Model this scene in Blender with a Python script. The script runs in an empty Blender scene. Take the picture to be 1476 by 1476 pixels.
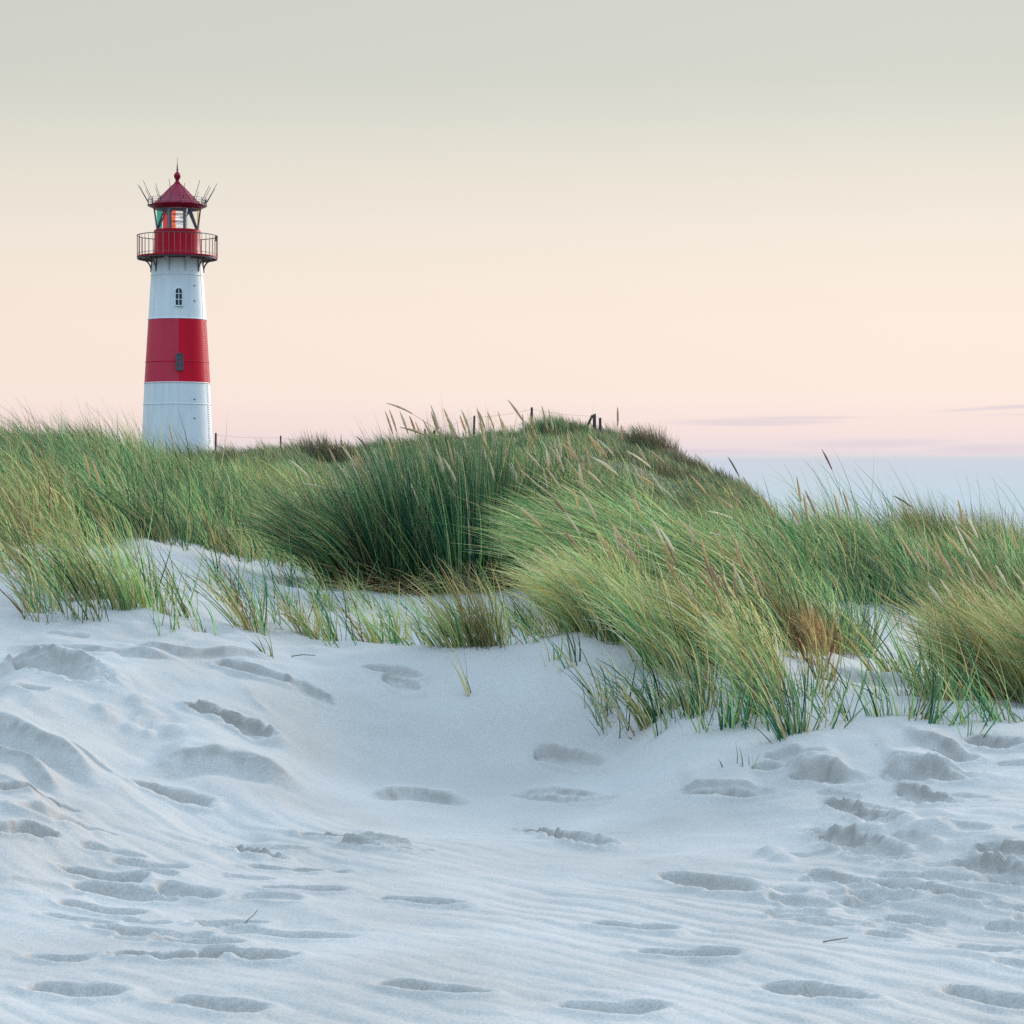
import bpy, bmesh, math, random
import numpy as np
from mathutils import Vector, Matrix

random.seed(7)
RNG = np.random.default_rng(20240)
S = bpy.context.scene
COL = S.collection
R = math.radians
# photograph plan: a level camera 1.7 m above the beach, F = focal length in photo pixels
F, CX, CY, ZC = 3797.0, 738.0, 738.0, 1.7


# ------------------------------------------------------------------ helpers
def tag(o, label=None, cat=None, group=None, kind=None):
    if label: o['label'] = label
    if cat: o['category'] = cat
    if group: o['group'] = group
    if kind: o['kind'] = kind
    return o


def empty(name, loc, label, cat, group=None):
    o = bpy.data.objects.new(name, None)
    COL.objects.link(o)
    o.location = loc
    o.empty_display_size = .1
    return tag(o, label, cat, group)


def link(name, me, mat, parent=None):
    o = bpy.data.objects.new(name, me)
    COL.objects.link(o)
    if mat is not None:
        me.materials.append(mat)
    if parent is not None:
        o.parent = parent
    return o


def np_mesh(name, verts, quads, col=None, smooth=False):
    me = bpy.data.meshes.new(name)
    n = len(verts); m = len(quads); k = quads.shape[1]
    me.vertices.add(n)
    me.vertices.foreach_set('co', np.ascontiguousarray(verts, dtype=np.float32).ravel())
    me.loops.add(m * k)
    me.loops.foreach_set('vertex_index', np.ascontiguousarray(quads, dtype=np.int32).ravel())
    me.polygons.add(m)
    me.polygons.foreach_set('loop_start', np.arange(m, dtype=np.int32) * k)
    me.update(calc_edges=True)
    if smooth:
        me.polygons.foreach_set('use_smooth', np.ones(m, dtype=bool))
    if col is not None:
        a = me.attributes.new('tint', 'FLOAT_COLOR', 'POINT')
        c = np.ones((n, 4), dtype=np.float32); c[:, :3] = col
        a.data.foreach_set('color', c.ravel())
    me.update()
    return me


class MB:
    """collects lathes, bars and boxes, built as one mesh"""
    def __init__(self): self.v = []; self.f = []
    def add(self, vs, fs):
        o = len(self.v); self.v += [tuple(v) for v in vs]; self.f += [tuple(i + o for i in f) for f in fs]
    def lathe(self, prof, a0=0., a1=2 * math.pi, n=64, c=(0, 0)):
        full = abs(a1 - a0 - 2 * math.pi) < 1e-6
        cols = n if full else n + 1
        vs = []
        for j in range(cols):
            a = a0 + (a1 - a0) * j / n
            for r, z in prof: vs.append((c[0] + r * math.cos(a), c[1] + r * math.sin(a), z))
        k = len(prof); fs = []
        for j in range(n):
            j2 = (j + 1) % cols
            for i in range(k - 1):
                fs.append((j * k + i, j2 * k + i, j2 * k + i + 1, j * k + i + 1))
        self.add(vs, fs)
    def ring(self, r, z, t, n=64, m=6):
        self.lathe([(r + t * math.cos(2 * math.pi * i / m), z + t * math.sin(2 * math.pi * i / m)) for i in range(m + 1)], n=n)
    def tube(self, pts, rad, m=6):
        pts = [Vector(p) for p in pts]
        rads = rad if hasattr(rad, '__len__') else [rad] * len(pts)
        vs = []; fs = []
        for i, p in enumerate(pts):
            d = (pts[min(i + 1, len(pts) - 1)] - pts[max(i - 1, 0)]).normalized()
            u = d.cross(Vector((0.31, 1, 0.17))).normalized(); w = d.cross(u)
            for q in range(m):
                a = 2 * math.pi * q / m
                vs.append(p + (u * math.cos(a) + w * math.sin(a)) * rads[i])
        for i in range(len(pts) - 1):
            for q in range(m):
                q2 = (q + 1) % m
                fs.append((i * m + q, i * m + q2, (i + 1) * m + q2, (i + 1) * m + q))
        fs.append(tuple(range(m))[::-1]); fs.append(tuple((len(pts) - 1) * m + q for q in range(m)))
        self.add(vs, fs)
    def box(self, c, s, M=None):
        vs = [Vector((c[0] + s[0] * x / 2, c[1] + s[1] * y / 2, c[2] + s[2] * z / 2)) for x in (-1, 1) for y in (-1, 1) for z in (-1, 1)]
        if M is not None: vs = [M @ v for v in vs]
        self.add(vs, [(0, 1, 3, 2), (4, 6, 7, 5), (0, 4, 5, 1), (2, 3, 7, 6), (0, 2, 6, 4), (1, 5, 7, 3)])
    def build(self, name, mat, parent=None, smooth=True, ang=35):
        me = bpy.data.meshes.new(name)
        me.from_pydata(self.v, [], self.f)
        bm = bmesh.new(); bm.from_mesh(me)
        bmesh.ops.recalc_face_normals(bm, faces=bm.faces)
        if smooth:
            for f in bm.faces: f.smooth = True
            for e in bm.edges:
                if len(e.link_faces) == 2 and e.calc_face_angle(0) > R(ang): e.smooth = False
        bm.to_mesh(me); bm.free()
        return link(name, me, mat, parent)


# ------------------------------------------------------------------ materials
def new_mat(name):
    m = bpy.data.materials.new(name); m.use_nodes = True
    nt = m.node_tree
    return m, nt, nt.nodes, nt.nodes['Principled BSDF']


def paint(name, col, rough=.5, var=.12, scale=3., streak=True, metal=0., bump=.0, spec=.5):
    m, nt, N, b = new_mat(name)
    tc = N.new('ShaderNodeTexCoord'); mp = N.new('ShaderNodeMapping')
    mp.inputs['Scale'].default_value = (scale, scale, scale * (.12 if streak else 1))
    nz = N.new('ShaderNodeTexNoise'); nz.inputs['Scale'].default_value = 2.; nz.inputs['Detail'].default_value = 6
    rp = N.new('ShaderNodeMapRange'); rp.inputs[1].default_value = .3; rp.inputs[2].default_value = .7
    rp.inputs[3].default_value = 1 - var; rp.inputs[4].default_value = 1 + var * .5
    mx = N.new('ShaderNodeMix'); mx.data_type = 'RGBA'; mx.blend_type = 'MULTIPLY'; mx.inputs[0].default_value = 1
    mx.inputs[6].default_value = (*col, 1)
    L = nt.links.new
    L(tc.outputs['Object'], mp.inputs[0]); L(mp.outputs[0], nz.inputs[0]); L(nz.outputs[0], rp.inputs[0])
    L(rp.outputs[0], mx.inputs[7]); L(mx.outputs[2], b.inputs['Base Color'])
    b.inputs['Roughness'].default_value = rough; b.inputs['Metallic'].default_value = metal
    b.inputs['Specular IOR Level'].default_value = spec
    return m


def blade_mat(name, transl=.3, rough=.6, spec=.3):
    m, nt, N, b = new_mat(name)
    a = N.new('ShaderNodeAttribute'); a.attribute_name = 'tint'
    tr = N.new('ShaderNodeBsdfTranslucent'); mx = N.new('ShaderNodeMixShader'); mx.inputs[0].default_value = transl
    L = nt.links.new
    L(a.outputs['Color'], b.inputs['Base Color']); L(a.outputs['Color'], tr.inputs[0])
    b.inputs['Roughness'].default_value = rough; b.inputs['Specular IOR Level'].default_value = spec
    L(b.outputs[0], mx.inputs[1]); L(tr.outputs[0], mx.inputs[2])
    L(mx.outputs[0], N['Material Output'].inputs['Surface'])
    return m


def sand_mat():
    m, nt, N, b = new_mat('pale_dune_sand'); L = nt.links.new
    tc = N.new('ShaderNodeTexCoord')
    g = N.new('ShaderNodeTexNoise'); g.inputs['Scale'].default_value = 95; g.inputs['Detail'].default_value = 3; g.inputs['Roughness'].default_value = .8
    p = N.new('ShaderNodeTexNoise'); p.inputs['Scale'].default_value = .9; p.inputs['Detail'].default_value = 5
    c = N.new('ShaderNodeTexNoise'); c.inputs['Scale'].default_value = 30; c.inputs['Detail'].default_value = 4
    for n in (g, p, c): L(tc.outputs['Object'], n.inputs[0])
    r1 = N.new('ShaderNodeValToRGB')
    r1.color_ramp.elements[0].position = .3; r1.color_ramp.elements[0].color = (.352, .325, .288, 1)
    r1.color_ramp.elements[1].position = .62; r1.color_ramp.elements[1].color = (.508, .470, .424, 1)
    L(g.outputs[0], r1.inputs[0])
    r2 = N.new('ShaderNodeValToRGB')
    r2.color_ramp.elements[0].position = .35; r2.color_ramp.elements[0].color = (.88, .87, .86, 1)
    r2.color_ramp.elements[1].position = .65; r2.color_ramp.elements[1].color = (1.02, 1.02, 1.02, 1)
    L(p.outputs[0], r2.inputs[0])
    mx = N.new('ShaderNodeMix'); mx.data_type = 'RGBA'; mx.blend_type = 'MULTIPLY'; mx.inputs[0].default_value = 1
    L(r1.outputs[0], mx.inputs[6]); L(r2.outputs[0], mx.inputs[7]); at_ = N.new('ShaderNodeAttribute'); at_.attribute_name = 'tint'; sx = N.new('ShaderNodeSeparateColor'); L(at_.outputs['Color'], sx.inputs[0])
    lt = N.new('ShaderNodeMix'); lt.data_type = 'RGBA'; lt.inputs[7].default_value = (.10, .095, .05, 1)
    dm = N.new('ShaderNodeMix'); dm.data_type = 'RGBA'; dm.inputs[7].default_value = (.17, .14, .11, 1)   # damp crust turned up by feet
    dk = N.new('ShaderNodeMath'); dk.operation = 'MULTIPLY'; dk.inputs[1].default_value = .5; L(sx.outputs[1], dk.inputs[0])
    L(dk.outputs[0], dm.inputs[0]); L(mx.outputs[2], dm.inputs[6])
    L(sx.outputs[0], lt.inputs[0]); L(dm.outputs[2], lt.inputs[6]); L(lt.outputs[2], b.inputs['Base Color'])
    b.inputs['Roughness'].default_value = .95; b.inputs['Specular IOR Level'].default_value = .12
    bp = N.new('ShaderNodeBump'); bp.inputs['Strength'].default_value = .3; bp.inputs['Distance'].default_value = .008
    ad = N.new('ShaderNodeMath'); ad.operation = 'MULTIPLY_ADD'; ad.inputs[1].default_value = .5
    L(g.outputs[0], ad.inputs[0]); L(c.outputs[0], ad.inputs[2]); L(ad.outputs[0], bp.inputs['Height']); L(bp.outputs[0], b.inputs['Normal'])
    return m


def sea_mat():
    m, nt, N, b = new_mat('grey_sea_water'); L = nt.links.new
    b.inputs['Base Color'].default_value = (.22, .30, .36, 1); b.inputs['Roughness'].default_value = .25
    tc = N.new('ShaderNodeTexCoord'); mp = N.new('ShaderNodeMapping'); mp.inputs['Scale'].default_value = (.05, .16, .1)
    nz = N.new('ShaderNodeTexNoise'); nz.inputs['Scale'].default_value = 1.; nz.inputs['Detail'].default_value = 8
    bp = N.new('ShaderNodeBump'); bp.inputs['Strength'].default_value = .5; bp.inputs['Distance'].default_value = 1.
    L(tc.outputs['Object'], mp.inputs[0]); L(mp.outputs[0], nz.inputs[0]); L(nz.outputs[0], bp.inputs['Height']); L(bp.outputs[0], b.inputs['Normal'])
    return m


def clear_mat(name, col, gloss=.08):
    m, nt, N, b = new_mat(name); L = nt.links.new
    tr = N.new('ShaderNodeBsdfTransparent'); tr.inputs[0].default_value = (*col, 1)
    gl = N.new('ShaderNodeBsdfGlossy'); gl.inputs['Roughness'].default_value = .05
    mx = N.new('ShaderNodeMixShader'); mx.inputs[0].default_value = gloss
    L(tr.outputs[0], mx.inputs[1]); L(gl.outputs[0], mx.inputs[2]); L(mx.outputs[0], N['Material Output'].inputs['Surface'])
    return m


def lamp_mat(name, col, st):
    m, nt, N, b = new_mat(name)
    b.inputs['Base Color'].default_value = (*[min(1, c * .8) for c in col], 1); b.inputs['Roughness'].default_value = .2
    b.inputs['Emission Color'].default_value = (*col, 1)
    tc = N.new('ShaderNodeTexCoord'); mp = N.new('ShaderNodeMapping'); mp.inputs['Scale'].default_value = (2.5, 2.5, 16)   # bright and dim prisms
    nz = N.new('ShaderNodeTexNoise'); nz.inputs['Scale'].default_value = 1.; nz.inputs['Detail'].default_value = 3
    rg = N.new('ShaderNodeMapRange'); rg.inputs[1].default_value = .38; rg.inputs[2].default_value = .62; rg.inputs[3].default_value = st * .15; rg.inputs[4].default_value = st * 1.35
    L = nt.links.new
    L(tc.outputs['Object'], mp.inputs[0]); L(mp.outputs[0], nz.inputs[0]); L(nz.outputs[0], rg.inputs[0]); L(rg.outputs[0], b.inputs['Emission Strength'])
    return m


# ------------------------------------------------------------------ noise
_H = RNG.random((256, 256)).astype(np.float32)
def vnoise(x, y, seed=0):
    x = np.asarray(x) + seed * 17.31; y = np.asarray(y) + seed * 7.77
    xi = np.floor(x).astype(np.int64); yi = np.floor(y).astype(np.int64)
    fx = x - xi; fy = y - yi
    fx = fx * fx * fx * (fx * (fx * 6 - 15) + 10); fy = fy * fy * fy * (fy * (fy * 6 - 15) + 10)
    a = _H[xi & 255, yi & 255]; b = _H[(xi + 1) & 255, yi & 255]
    c = _H[xi & 255, (yi + 1) & 255]; d = _H[(xi + 1) & 255, (yi + 1) & 255]
    return (a + (b - a) * fx) * (1 - fy) + (c + (d - c) * fx) * fy - .5
def fbm(x, y, oct=4, seed=0, gain=.5):
    s = 0; a = 1.
    for i in range(oct):
        s = s + a * vnoise(x * 2 ** i, y * 2 ** i, seed + i); a *= gain
    return s
def sstep(a, b, x):
    t = np.clip((x - a) / (b - a), 0, 1); return t * t * (3 - 2 * t)


# ------------------------------------------------------------------ the lie of the land
def pchip(x, y, xq):
    x = np.asarray(x, float); y = np.asarray(y, float)
    h = np.diff(x); d = np.diff(y) / h; n = len(x); s = np.zeros(n)
    for i in range(1, n - 1):
        if d[i - 1] * d[i] > 0:
            w1 = 2 * h[i] + h[i - 1]; w2 = h[i] + 2 * h[i - 1]
            s[i] = (w1 + w2) / (w1 / d[i - 1] + w2 / d[i])
    s[0] = d[0]; s[-1] = d[-1]
    xq = np.clip(xq, x[0], x[-1]); i = np.clip(np.searchsorted(x, xq) - 1, 0, n - 2)
    t = (xq - x[i]) / h[i]
    return ((1 + 2 * t) * (1 - t) ** 2 * y[i] + t * (1 - t) ** 2 * h[i] * s[i] + t * t * (3 - 2 * t) * y[i + 1] + t * t * (t - 1) * h[i] * s[i + 1])

# bearing (as photo column): [(distance, height seen at photo row) ...]; rows only record the survey of the dune profile
PROF = {
    -900: [(13, 1130), (16.5, 930), (19.5, 830), (25, 740), (36, 660), (45, 690), (60, 670), (80, 660), (95, 650), (115, 690)],
    0: [(12, 1200), (13, 1135), (15, 1035), (16.5, 960), (18, 895), (19.3, 846), (21, 800), (23, 770), (25, 742), (30, 708), (36, 690), (40, 690), (45, 694), (60, 676), (80, 652), (95, 645), (115, 680)],
    110: [(13, 1165), (15, 1050), (16.5, 958), (17.7, 915), (18.7, 880), (20, 845), (22, 805), (24, 775), (26, 752), (30, 722), (36, 706), (40, 704), (48, 696), (60, 676), (80, 652), (95, 645), (115, 680)],
    220: [(13, 1185), (15, 1075), (16.5, 962), (17.5, 922), (18.5, 895), (20, 858), (22, 815), (24, 785), (26, 762), (30, 736), (36, 716), (45, 698), (60, 684), (75, 674), (85, 670), (95, 664), (115, 680)],
    400: [(13, 1207), (15, 1112), (16.5, 1005), (17.5, 950), (18.3, 925), (20, 900), (22, 868), (24, 838), (26, 813), (30, 775), (36, 735), (45, 700), (60, 670), (75, 670), (85, 667), (95, 667), (115, 690)],
    560: [(13, 1225), (14.5, 1165), (15.8, 1125), (16.3, 1090), (17.0, 1015), (17.6, 962), (18.1, 932), (19.2, 926), (20.5, 905), (22, 880), (23.5, 857), (26, 832), (30, 790), (35, 758), (42, 752), (52, 728), (62, 682), (72, 658), (85, 648), (95, 650), (115, 700)],
    738: [(13, 1234), (15, 1165), (16.2, 1128), (16.6, 1095), (17.2, 1015), (17.7, 958), (18.1, 931), (19.2, 929), (20.5, 908), (22, 880), (23.3, 857), (24, 838), (26, 822), (30, 785), (34, 758), (42, 750), (52, 722), (62, 674), (72, 646), (80, 634), (88, 636), (95, 650), (115, 720)],
    850: [(13, 1228), (15, 1152), (15.9, 1115), (16.4, 1062), (17, 990), (17.6, 932), (18.2, 913), (19.5, 900), (21, 882), (23, 850), (26, 815), (30, 780), (34, 757), (42, 750), (52, 718), (62, 668), (74, 637), (83, 629), (95, 650), (115, 760)],
    1000: [(13, 1212), (14, 1150), (15, 1085), (16, 1012), (17, 960), (18, 918), (19.5, 893), (21, 880), (23, 862), (26, 835), (30, 808), (36, 790), (44, 770), (54, 734), (64, 700), (72, 683), (78, 680), (88, 710), (100, 800), (115, 900)],
    1090: [(13, 1198), (14, 1130), (15, 1068), (16, 1010), (17, 965), (18, 930), (19.5, 903), (21, 888), (23, 862), (26, 832), (30, 815), (36, 802), (45, 780), (58, 745), (70, 724), (76, 730), (88, 800), (100, 900), (115, 960)],
    1180: [(13, 1183), (14, 1110), (15, 1055), (16, 1010), (17, 980), (18, 958), (19.5, 930), (21, 905), (23, 878), (26, 845), (30, 822), (34, 808), (40, 806), (50, 814), (62, 830), (75, 860), (95, 900)],
    1280: [(13, 1168), (14, 1098), (15, 1050), (16.5, 1008), (18, 985), (19.5, 962), (21, 930), (23, 900), (26, 862), (30, 836), (33, 828), (40, 836), (50, 858), (62, 870), (75, 890), (95, 920)],
    1476: [(12, 1205), (13, 1140), (14, 1085), (15, 1042), (16, 1012), (17.5, 992), (19.5, 965), (21, 945), (23, 915), (26, 872), (30, 876), (33, 880), (40, 886), (50, 898), (62, 880), (75, 900), (95, 930)],
    2400: [(12, 1205), (15, 1035), (17.5, 990), (21, 945), (26, 880), (30, 886), (34, 892), (40, 900), (50, 910), (75, 910), (95, 940)],
}
YD = np.concatenate([np.arange(-30, 8, .5), np.arange(8, 30, .05), np.arange(30, 130, .25), np.arange(130, 420, 5)])
PXD = np.arange(-900, 2401, 10.)
_cols = sorted(PROF)
_tab = []
for c in _cols:
    pr = PROF[c]
    ys = [-30, 0, 7, 8.7, 10.5] + [p[0] for p in pr] + [160, 420]
    z = [0, 0, 0, 0, .015] + [ZC + (CY - p[1]) / F * p[0] for p in pr] + [-6.5, -7.]
    _tab.append(pchip(ys, z, YD))
_tab = np.array(_tab)
_G = np.array([pchip(_cols, _tab[:, j], PXD) for j in range(len(YD))]).T      # [px, Y]
def _blur(A, k):
    w = np.hanning(2 * k + 3)[1:-1]; w /= w.sum()
    P = np.pad(A, ((k, k), (0, 0)), mode='edge')
    return sum(w[i] * P[i:i + A.shape[0]] for i in range(2 * k + 1))
_G = _blur(_G, 3)

def ground_uv(u, Y):
    px = np.clip(np.asarray(u) * F + CX, PXD[0], PXD[-1]); Y = np.clip(np.asarray(Y), YD[0], YD[-1])
    i = np.clip(((px - PXD[0]) / 10).astype(int), 0, len(PXD) - 2); fx = (px - PXD[i]) / 10
    j = np.clip(np.searchsorted(YD, Y) - 1, 0, len(YD) - 2); fy = (Y - YD[j]) / (YD[j + 1] - YD[j])
    return (_G[i, j] * (1 - fx) + _G[i + 1, j] * fx) * (1 - fy) + (_G[i, j + 1] * (1 - fx) + _G[i + 1, j + 1] * fx) * fy
def u_of(X, Y): return np.asarray(X) / np.maximum(Y, 8.)
def base_z(X, Y): return ground_uv(u_of(X, Y), Y)
def at(px, Y): return (px - CX) / F * Y
def on_ground(px, py):
    """where the line of sight through that photo point first meets the ground"""
    ys = np.arange(8.0, 110, .02); u = (px - CX) / F
    row = CY + (ZC - ground_uv(np.full_like(ys, u), ys)) / ys * F
    k = np.argmax(row <= py); Y = ys[k]
    return float(u * Y), float(Y)

# --- what feet and wind did to the sand: (x0,y0,x1,y1, width m, depth m, crumbly 0..1)
PRINTS = [
    (20, 962, 150, 1000, .34, .05, .9), (70, 938, 140, 946, .30, .05, .1), (72, 911, 118, 916, .24, .035, 0), (325, 955, 402, 985, .34, .07, .4),
    (420, 985, 465, 1012, .26, .03, 1), (532, 961, 600, 976, .22, .05, .4), (560, 978, 600, 998, .22, .035, .6), (282, 1034, 385, 1076, .26, .07, 1),
    (190, 1120, 285, 1154, .30, .07, .4), (0, 1148, 95, 1166, .26, .045, .8), (40, 1184, 140, 1196, .32, .06, .1), (-20, 1206, 75, 1213, .2, .055, .6),
    (316, 1212, 396, 1230, .22, .06, .9), (436, 1197, 505, 1206, .2, .055, .9), (505, 1215, 600, 1232, .26, -.04, 1), (360, 1245, 480, 1252, .2, .045, .4),
    (380, 1281, 490, 1288, .2, .04, .1), (92, 1252, 190, 1271, .26, .06, .2), (165, 1246, 262, 1251, .2, .03, .1), (110, 1276, 250, 1291, .26, .045, .2),
    (240, 1275, 302, 1290, .24, .05, .1), (95, 1301, 196, 1312, .26, .06, .1), (140, 1336, 212, 1345, .24, .05, .1), (286, 1325, 372, 1326, .2, .04, .1),
    (310, 1341, 500, 1351, .26, .04, .1), (240, 1352, 340, 1359, .24, .05, .1), (160, 1376, 300, 1383, .26, .06, .6), (300, 1372, 400, 1384, .26, .05, .3),
    (556, 1297, 660, 1307, .22, .05, .2), (772, 1080, 862, 1108, .2, .06, .3), (745, 1140, 880, 1160, .2, .03, .6), (985, 1140, 1110, 1146, .22, .035, .5),
    (752, 1192, 870, 1216, .22, .06, .8), (966, 1259, 1085, 1292, .28, .065, .2), (868, 1335, 952, 1346, .24, .055, .1), (928, 1378, 1052, 1386, .26, .06, .1),
    (1090, 1107, 1125, 1111, .2, .04, .4), (1118, 1088, 1178, 1099, .3, .05, .3), (1150, 1115, 1240, 1131, .26, .04, .5), (1200, 1158, 1300, 1196, .24, .045, 1),
    (1182, 1196, 1285, 1250, .30, .05, 1), (1302, 1135, 1362, 1160, .24, .045, 1), (1280, 1116, 1400, 1121, .26, .045, .4), (1395, 1243, 1490, 1286, .30, .045, 1),
    (1400, 1073, 1462, 1082, .26, .05, 1), (1420, 1225, 1480, 1235, .26, .05, .9), (1175, 1265, 1240, 1290, .2, .03, .6), (1250, 1280, 1330, 1300, .2, .035, .6),
    (100, 1090, 150, 1110, .26, .03, .3), (30, 1010, 60, 1016, .26, .03, .1), (1340, 1090, 1400, 1098, .24, .04, .5),
    (560, 1420, 680, 1436, .28, .05, .2), (250, 1440, 360, 1452, .28, .05, .2), (1120, 1425, 1240, 1446, .3, .055, .3), (820, 1452, 930, 1466, .28, .05, .1), (60, 1420, 160, 1430, .3, .05, .1),
    (1380, 1430, 1470, 1440, .3, .05, .2),
]
_r = random.Random(3)
for i in range(46):                                   # the trampled patch at the lower right and some at the lower left
    x = _r.uniform(1100, 1500); y = 1275 + (x - 1100) / 376 * _r.uniform(-55, 60) + _r.uniform(0, 75)
    PRINTS.append((x, y, x + _r.uniform(35, 75), y + _r.uniform(3, 14), _r.uniform(.14, .22), _r.uniform(.012, .026), .15))
for i in range(16):
    x = _r.uniform(-20, 440); y = _r.uniform(1180, 1380)
    PRINTS.append((x, y, x + _r.uniform(40, 90), y + _r.uniform(2, 10), _r.uniform(.16, .24), _r.uniform(.012, .03), .2))
for i in range(14):
    x = _r.uniform(1060, 1480); y = _r.uniform(1085, 1250)
    PRINTS.append((x, y, x + _r.uniform(30, 80), y + _r.uniform(2, 14), _r.uniform(.14, .22), _r.uniform(.012, .022), .5))
# small slips with a sharp brink: (polyline, height m, face run m, run-out behind m)
BRINKS = [
    ([(-60, 1040), (0, 1064), (60, 1088), (110, 1112), (155, 1136)], .10, .36, 1.0),
    ([(205, 1103), (260, 1107), (310, 1111), (370, 1124), (455, 1144)], .07, .34, .9),
    ([(525, 1145), (600, 1150), (690, 1159)], .045, .14, .5),
    ([(740, 1142), (800, 1141), (880, 1146)], .02, .1, .4), ([(980, 1143), (1050, 1137), (1105, 1140)], .03, .1, .4),
    ([(1140, 1112), (1190, 1113), (1235, 1122)], .05, .15, .4), ([(1275, 1116), (1340, 1113), (1405, 1121)], .06, .18, .4),
    ([(1310, 1082), (1350, 1081), (1405, 1094)], .05, .18, .4), ([(-40, 985), (30, 965), (90, 968), (160, 1000)], .06, .3, .6),
    ([(-40, 1075), (40, 1100), (100, 1150)], .05, .3, .4), ([(1196, 960), (1225, 977), (1290, 987), (1350, 992)], .05, .2, .6),
    ([(180, 930), (260, 940), (360, 948), (420, 956)], .035, .16, .4), ([(0, 925), (80, 930), (180, 942), (300, 962)], .03, .16, .5),
]

def sand_detail(X, Y, damp=None):
    """height added to the plain dune: humps, wind ripples, slips, footprints"""
    z = np.zeros_like(X)
    u = u_of(X, Y); px = u * F + CX
    sand = 1 - sstep(22, 27, Y)
    # broad humps, stronger on the trampled left and right
    rough = .35 + .65 * sstep(620, 380, px) * sstep(10.5, 13, Y) + .2 * sstep(1000, 1200, px)
    smooth_face = sstep(430, 560, px) * (1 - sstep(900, 1080, px)) * sstep(13.8, 14.8, Y) * (1 - sstep(18.3, 19, Y))
    rough = rough * (1 - .8 * smooth_face)
    a1 = X * .8 + Y * .6; a2 = -X * .6 + Y * .8                 # drifts lie slantwise
    ridge = .5 - np.abs(fbm((X * .62 - Y * .78) * .7, (X * .78 + Y * .62) * 1.5, 3, 3)) * 2
    z += sand * rough * (.10 * fbm(X * .9, Y * .7, 3, 1) + .04 * fbm(X * 2.6 + Y * .8, Y * 1.7, 3, 5) + .05 * ridge)
    # ripples run across the wind; weaker on the slip face and the prints
    ph = (Y * .66 + X * .75 + .22 * fbm(X * .8, Y * .8, 2, 9) + .03 * fbm(X * 5, Y * 5, 2, 12)) / .155 * 2 * np.pi
    rp = np.sin(ph) + .35 * np.sin(2 * ph + .8)
    mask = np.clip(.75 + 1.4 * fbm(X * .5, Y * .45, 2, 21), 0.15, 1) * (1 - sstep(13.0, 14.6, Y))
    z += .0034 * rp * mask
    ph2 = (Y * .8 - X * .28 + .25 * fbm(X * .8, Y * .8, 2, 30)) / .33 * 2 * np.pi
    m2 = sstep(15.8, 16.6, Y) * (1 - sstep(18.4, 19.2, Y)) * sstep(620, 480, px)
    z += .007 * np.sin(ph2) * m2 * np.clip(.5 + 1.5 * fbm(X * .6, Y * .6, 2, 33), 0, 1)
    z += sand * .0035 * fbm(X * 9, Y * 9, 3, 40)
    wx = X + .022 * fbm(X * 3.2, Y * 3.2, 3, 50); wy = Y + .035 * fbm(X * 3.2, Y * 2.4, 3, 60)
    fine = fbm(X * 15, Y * 24, 3, 70); med = fbm(X * 5.5, Y * 6.5, 3, 75); _pr = random.Random(11)
    def local(x0, x1, y0, y1):
        return np.nonzero((X > x0) & (X < x1) & (Y > y0) & (Y < y1))
    for pl, h, run, back in BRINKS:
        h *= 1.45; run *= .5
        P = [on_ground(*p) for p in pl]
        sel = local(min(p[0] for p in P) - .5, max(p[0] for p in P) + .5, min(p[1] for p in P) - run * 2 - .4, max(p[1] for p in P) + back * 3 + .4)
        if not len(sel[0]): continue
        x = X[sel]; y = wy[sel]
        o = np.argsort([p[0] for p in P]); qx = np.array([P[i][0] for i in o]); qy = np.array([P[i][1] for i in o])
        t = (x - qx[0]) / (qx[-1] - qx[0]); d = y - np.interp(x, qx, qy)
        w = sstep(0, .22, t) * sstep(1, .7, t)
        f = np.where(d > 0, np.exp(-np.maximum(d, 0) / back), np.clip(1 + d / run, 0, 1))
        f = f - .25 * np.exp(-((d + run) / (run * .8)) ** 2)
        z[sel] += h * w * f
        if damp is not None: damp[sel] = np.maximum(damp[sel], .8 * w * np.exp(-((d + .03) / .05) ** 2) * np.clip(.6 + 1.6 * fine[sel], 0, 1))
    for (x0, y0, x1, y1, wd, dp, cr) in PRINTS:
        a = on_ground(x0, y0); b = on_ground(x1, y1)
        if abs(a[1] - b[1]) > .9:
            m = (a[1] + b[1]) / 2; a = (a[0], m + .45 * np.sign(a[1] - m)); b = (b[0], m + .45 * np.sign(b[1] - m))
        dp *= .92 if dp > 0 else 1.1
        c = ((a[0] + b[0]) / 2, (a[1] + b[1]) / 2); L = math.hypot(b[0] - a[0], b[1] - a[1]) / 2 + wd * .2
        dx, dy = (b[0] - a[0]), (b[1] - a[1]); n = math.hypot(dx, dy); dx /= n; dy /= n
        sel = local(c[0] - L * 1.8 - .2, c[0] + L * 1.8 + .2, c[1] - L * 1.8 - .2, c[1] + L * 1.8 + .2)
        if not len(sel[0]): continue
        ex = wx[sel] - c[0]; ey = wy[sel] - c[1]
        s = (ex * dx + ey * dy) / L; q = (-ex * dy + ey * dx) / (wd * .40)
        k1, k2 = _pr.uniform(-.12, .12), _pr.uniform(-.12, .12)          # ball and heel of the foot, not quite in line
        ra = np.sqrt(((s - .34) / .66) ** 2 + (q - k1) ** 2); rb = np.sqrt(((s + .45) / .50) ** 2 + ((q - k2) / .82) ** 2)
        r = -np.log(np.exp(-7 * ra) + np.exp(-7 * rb)) / 7 + .22 * med[sel] + .05 * cr * fine[sel]
        hole = (1 - sstep(.66, 1.02, r)) * (.30 + .85 * sstep(-.95, .55, ey / max(L * abs(dy), wd * .42))); rim = np.exp(-((r - 1.2) / .28) ** 2) * (.5 + .5 * np.clip(-ey / L, -1, 1))
        zz = -dp * hole + abs(dp) * .42 * rim
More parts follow.
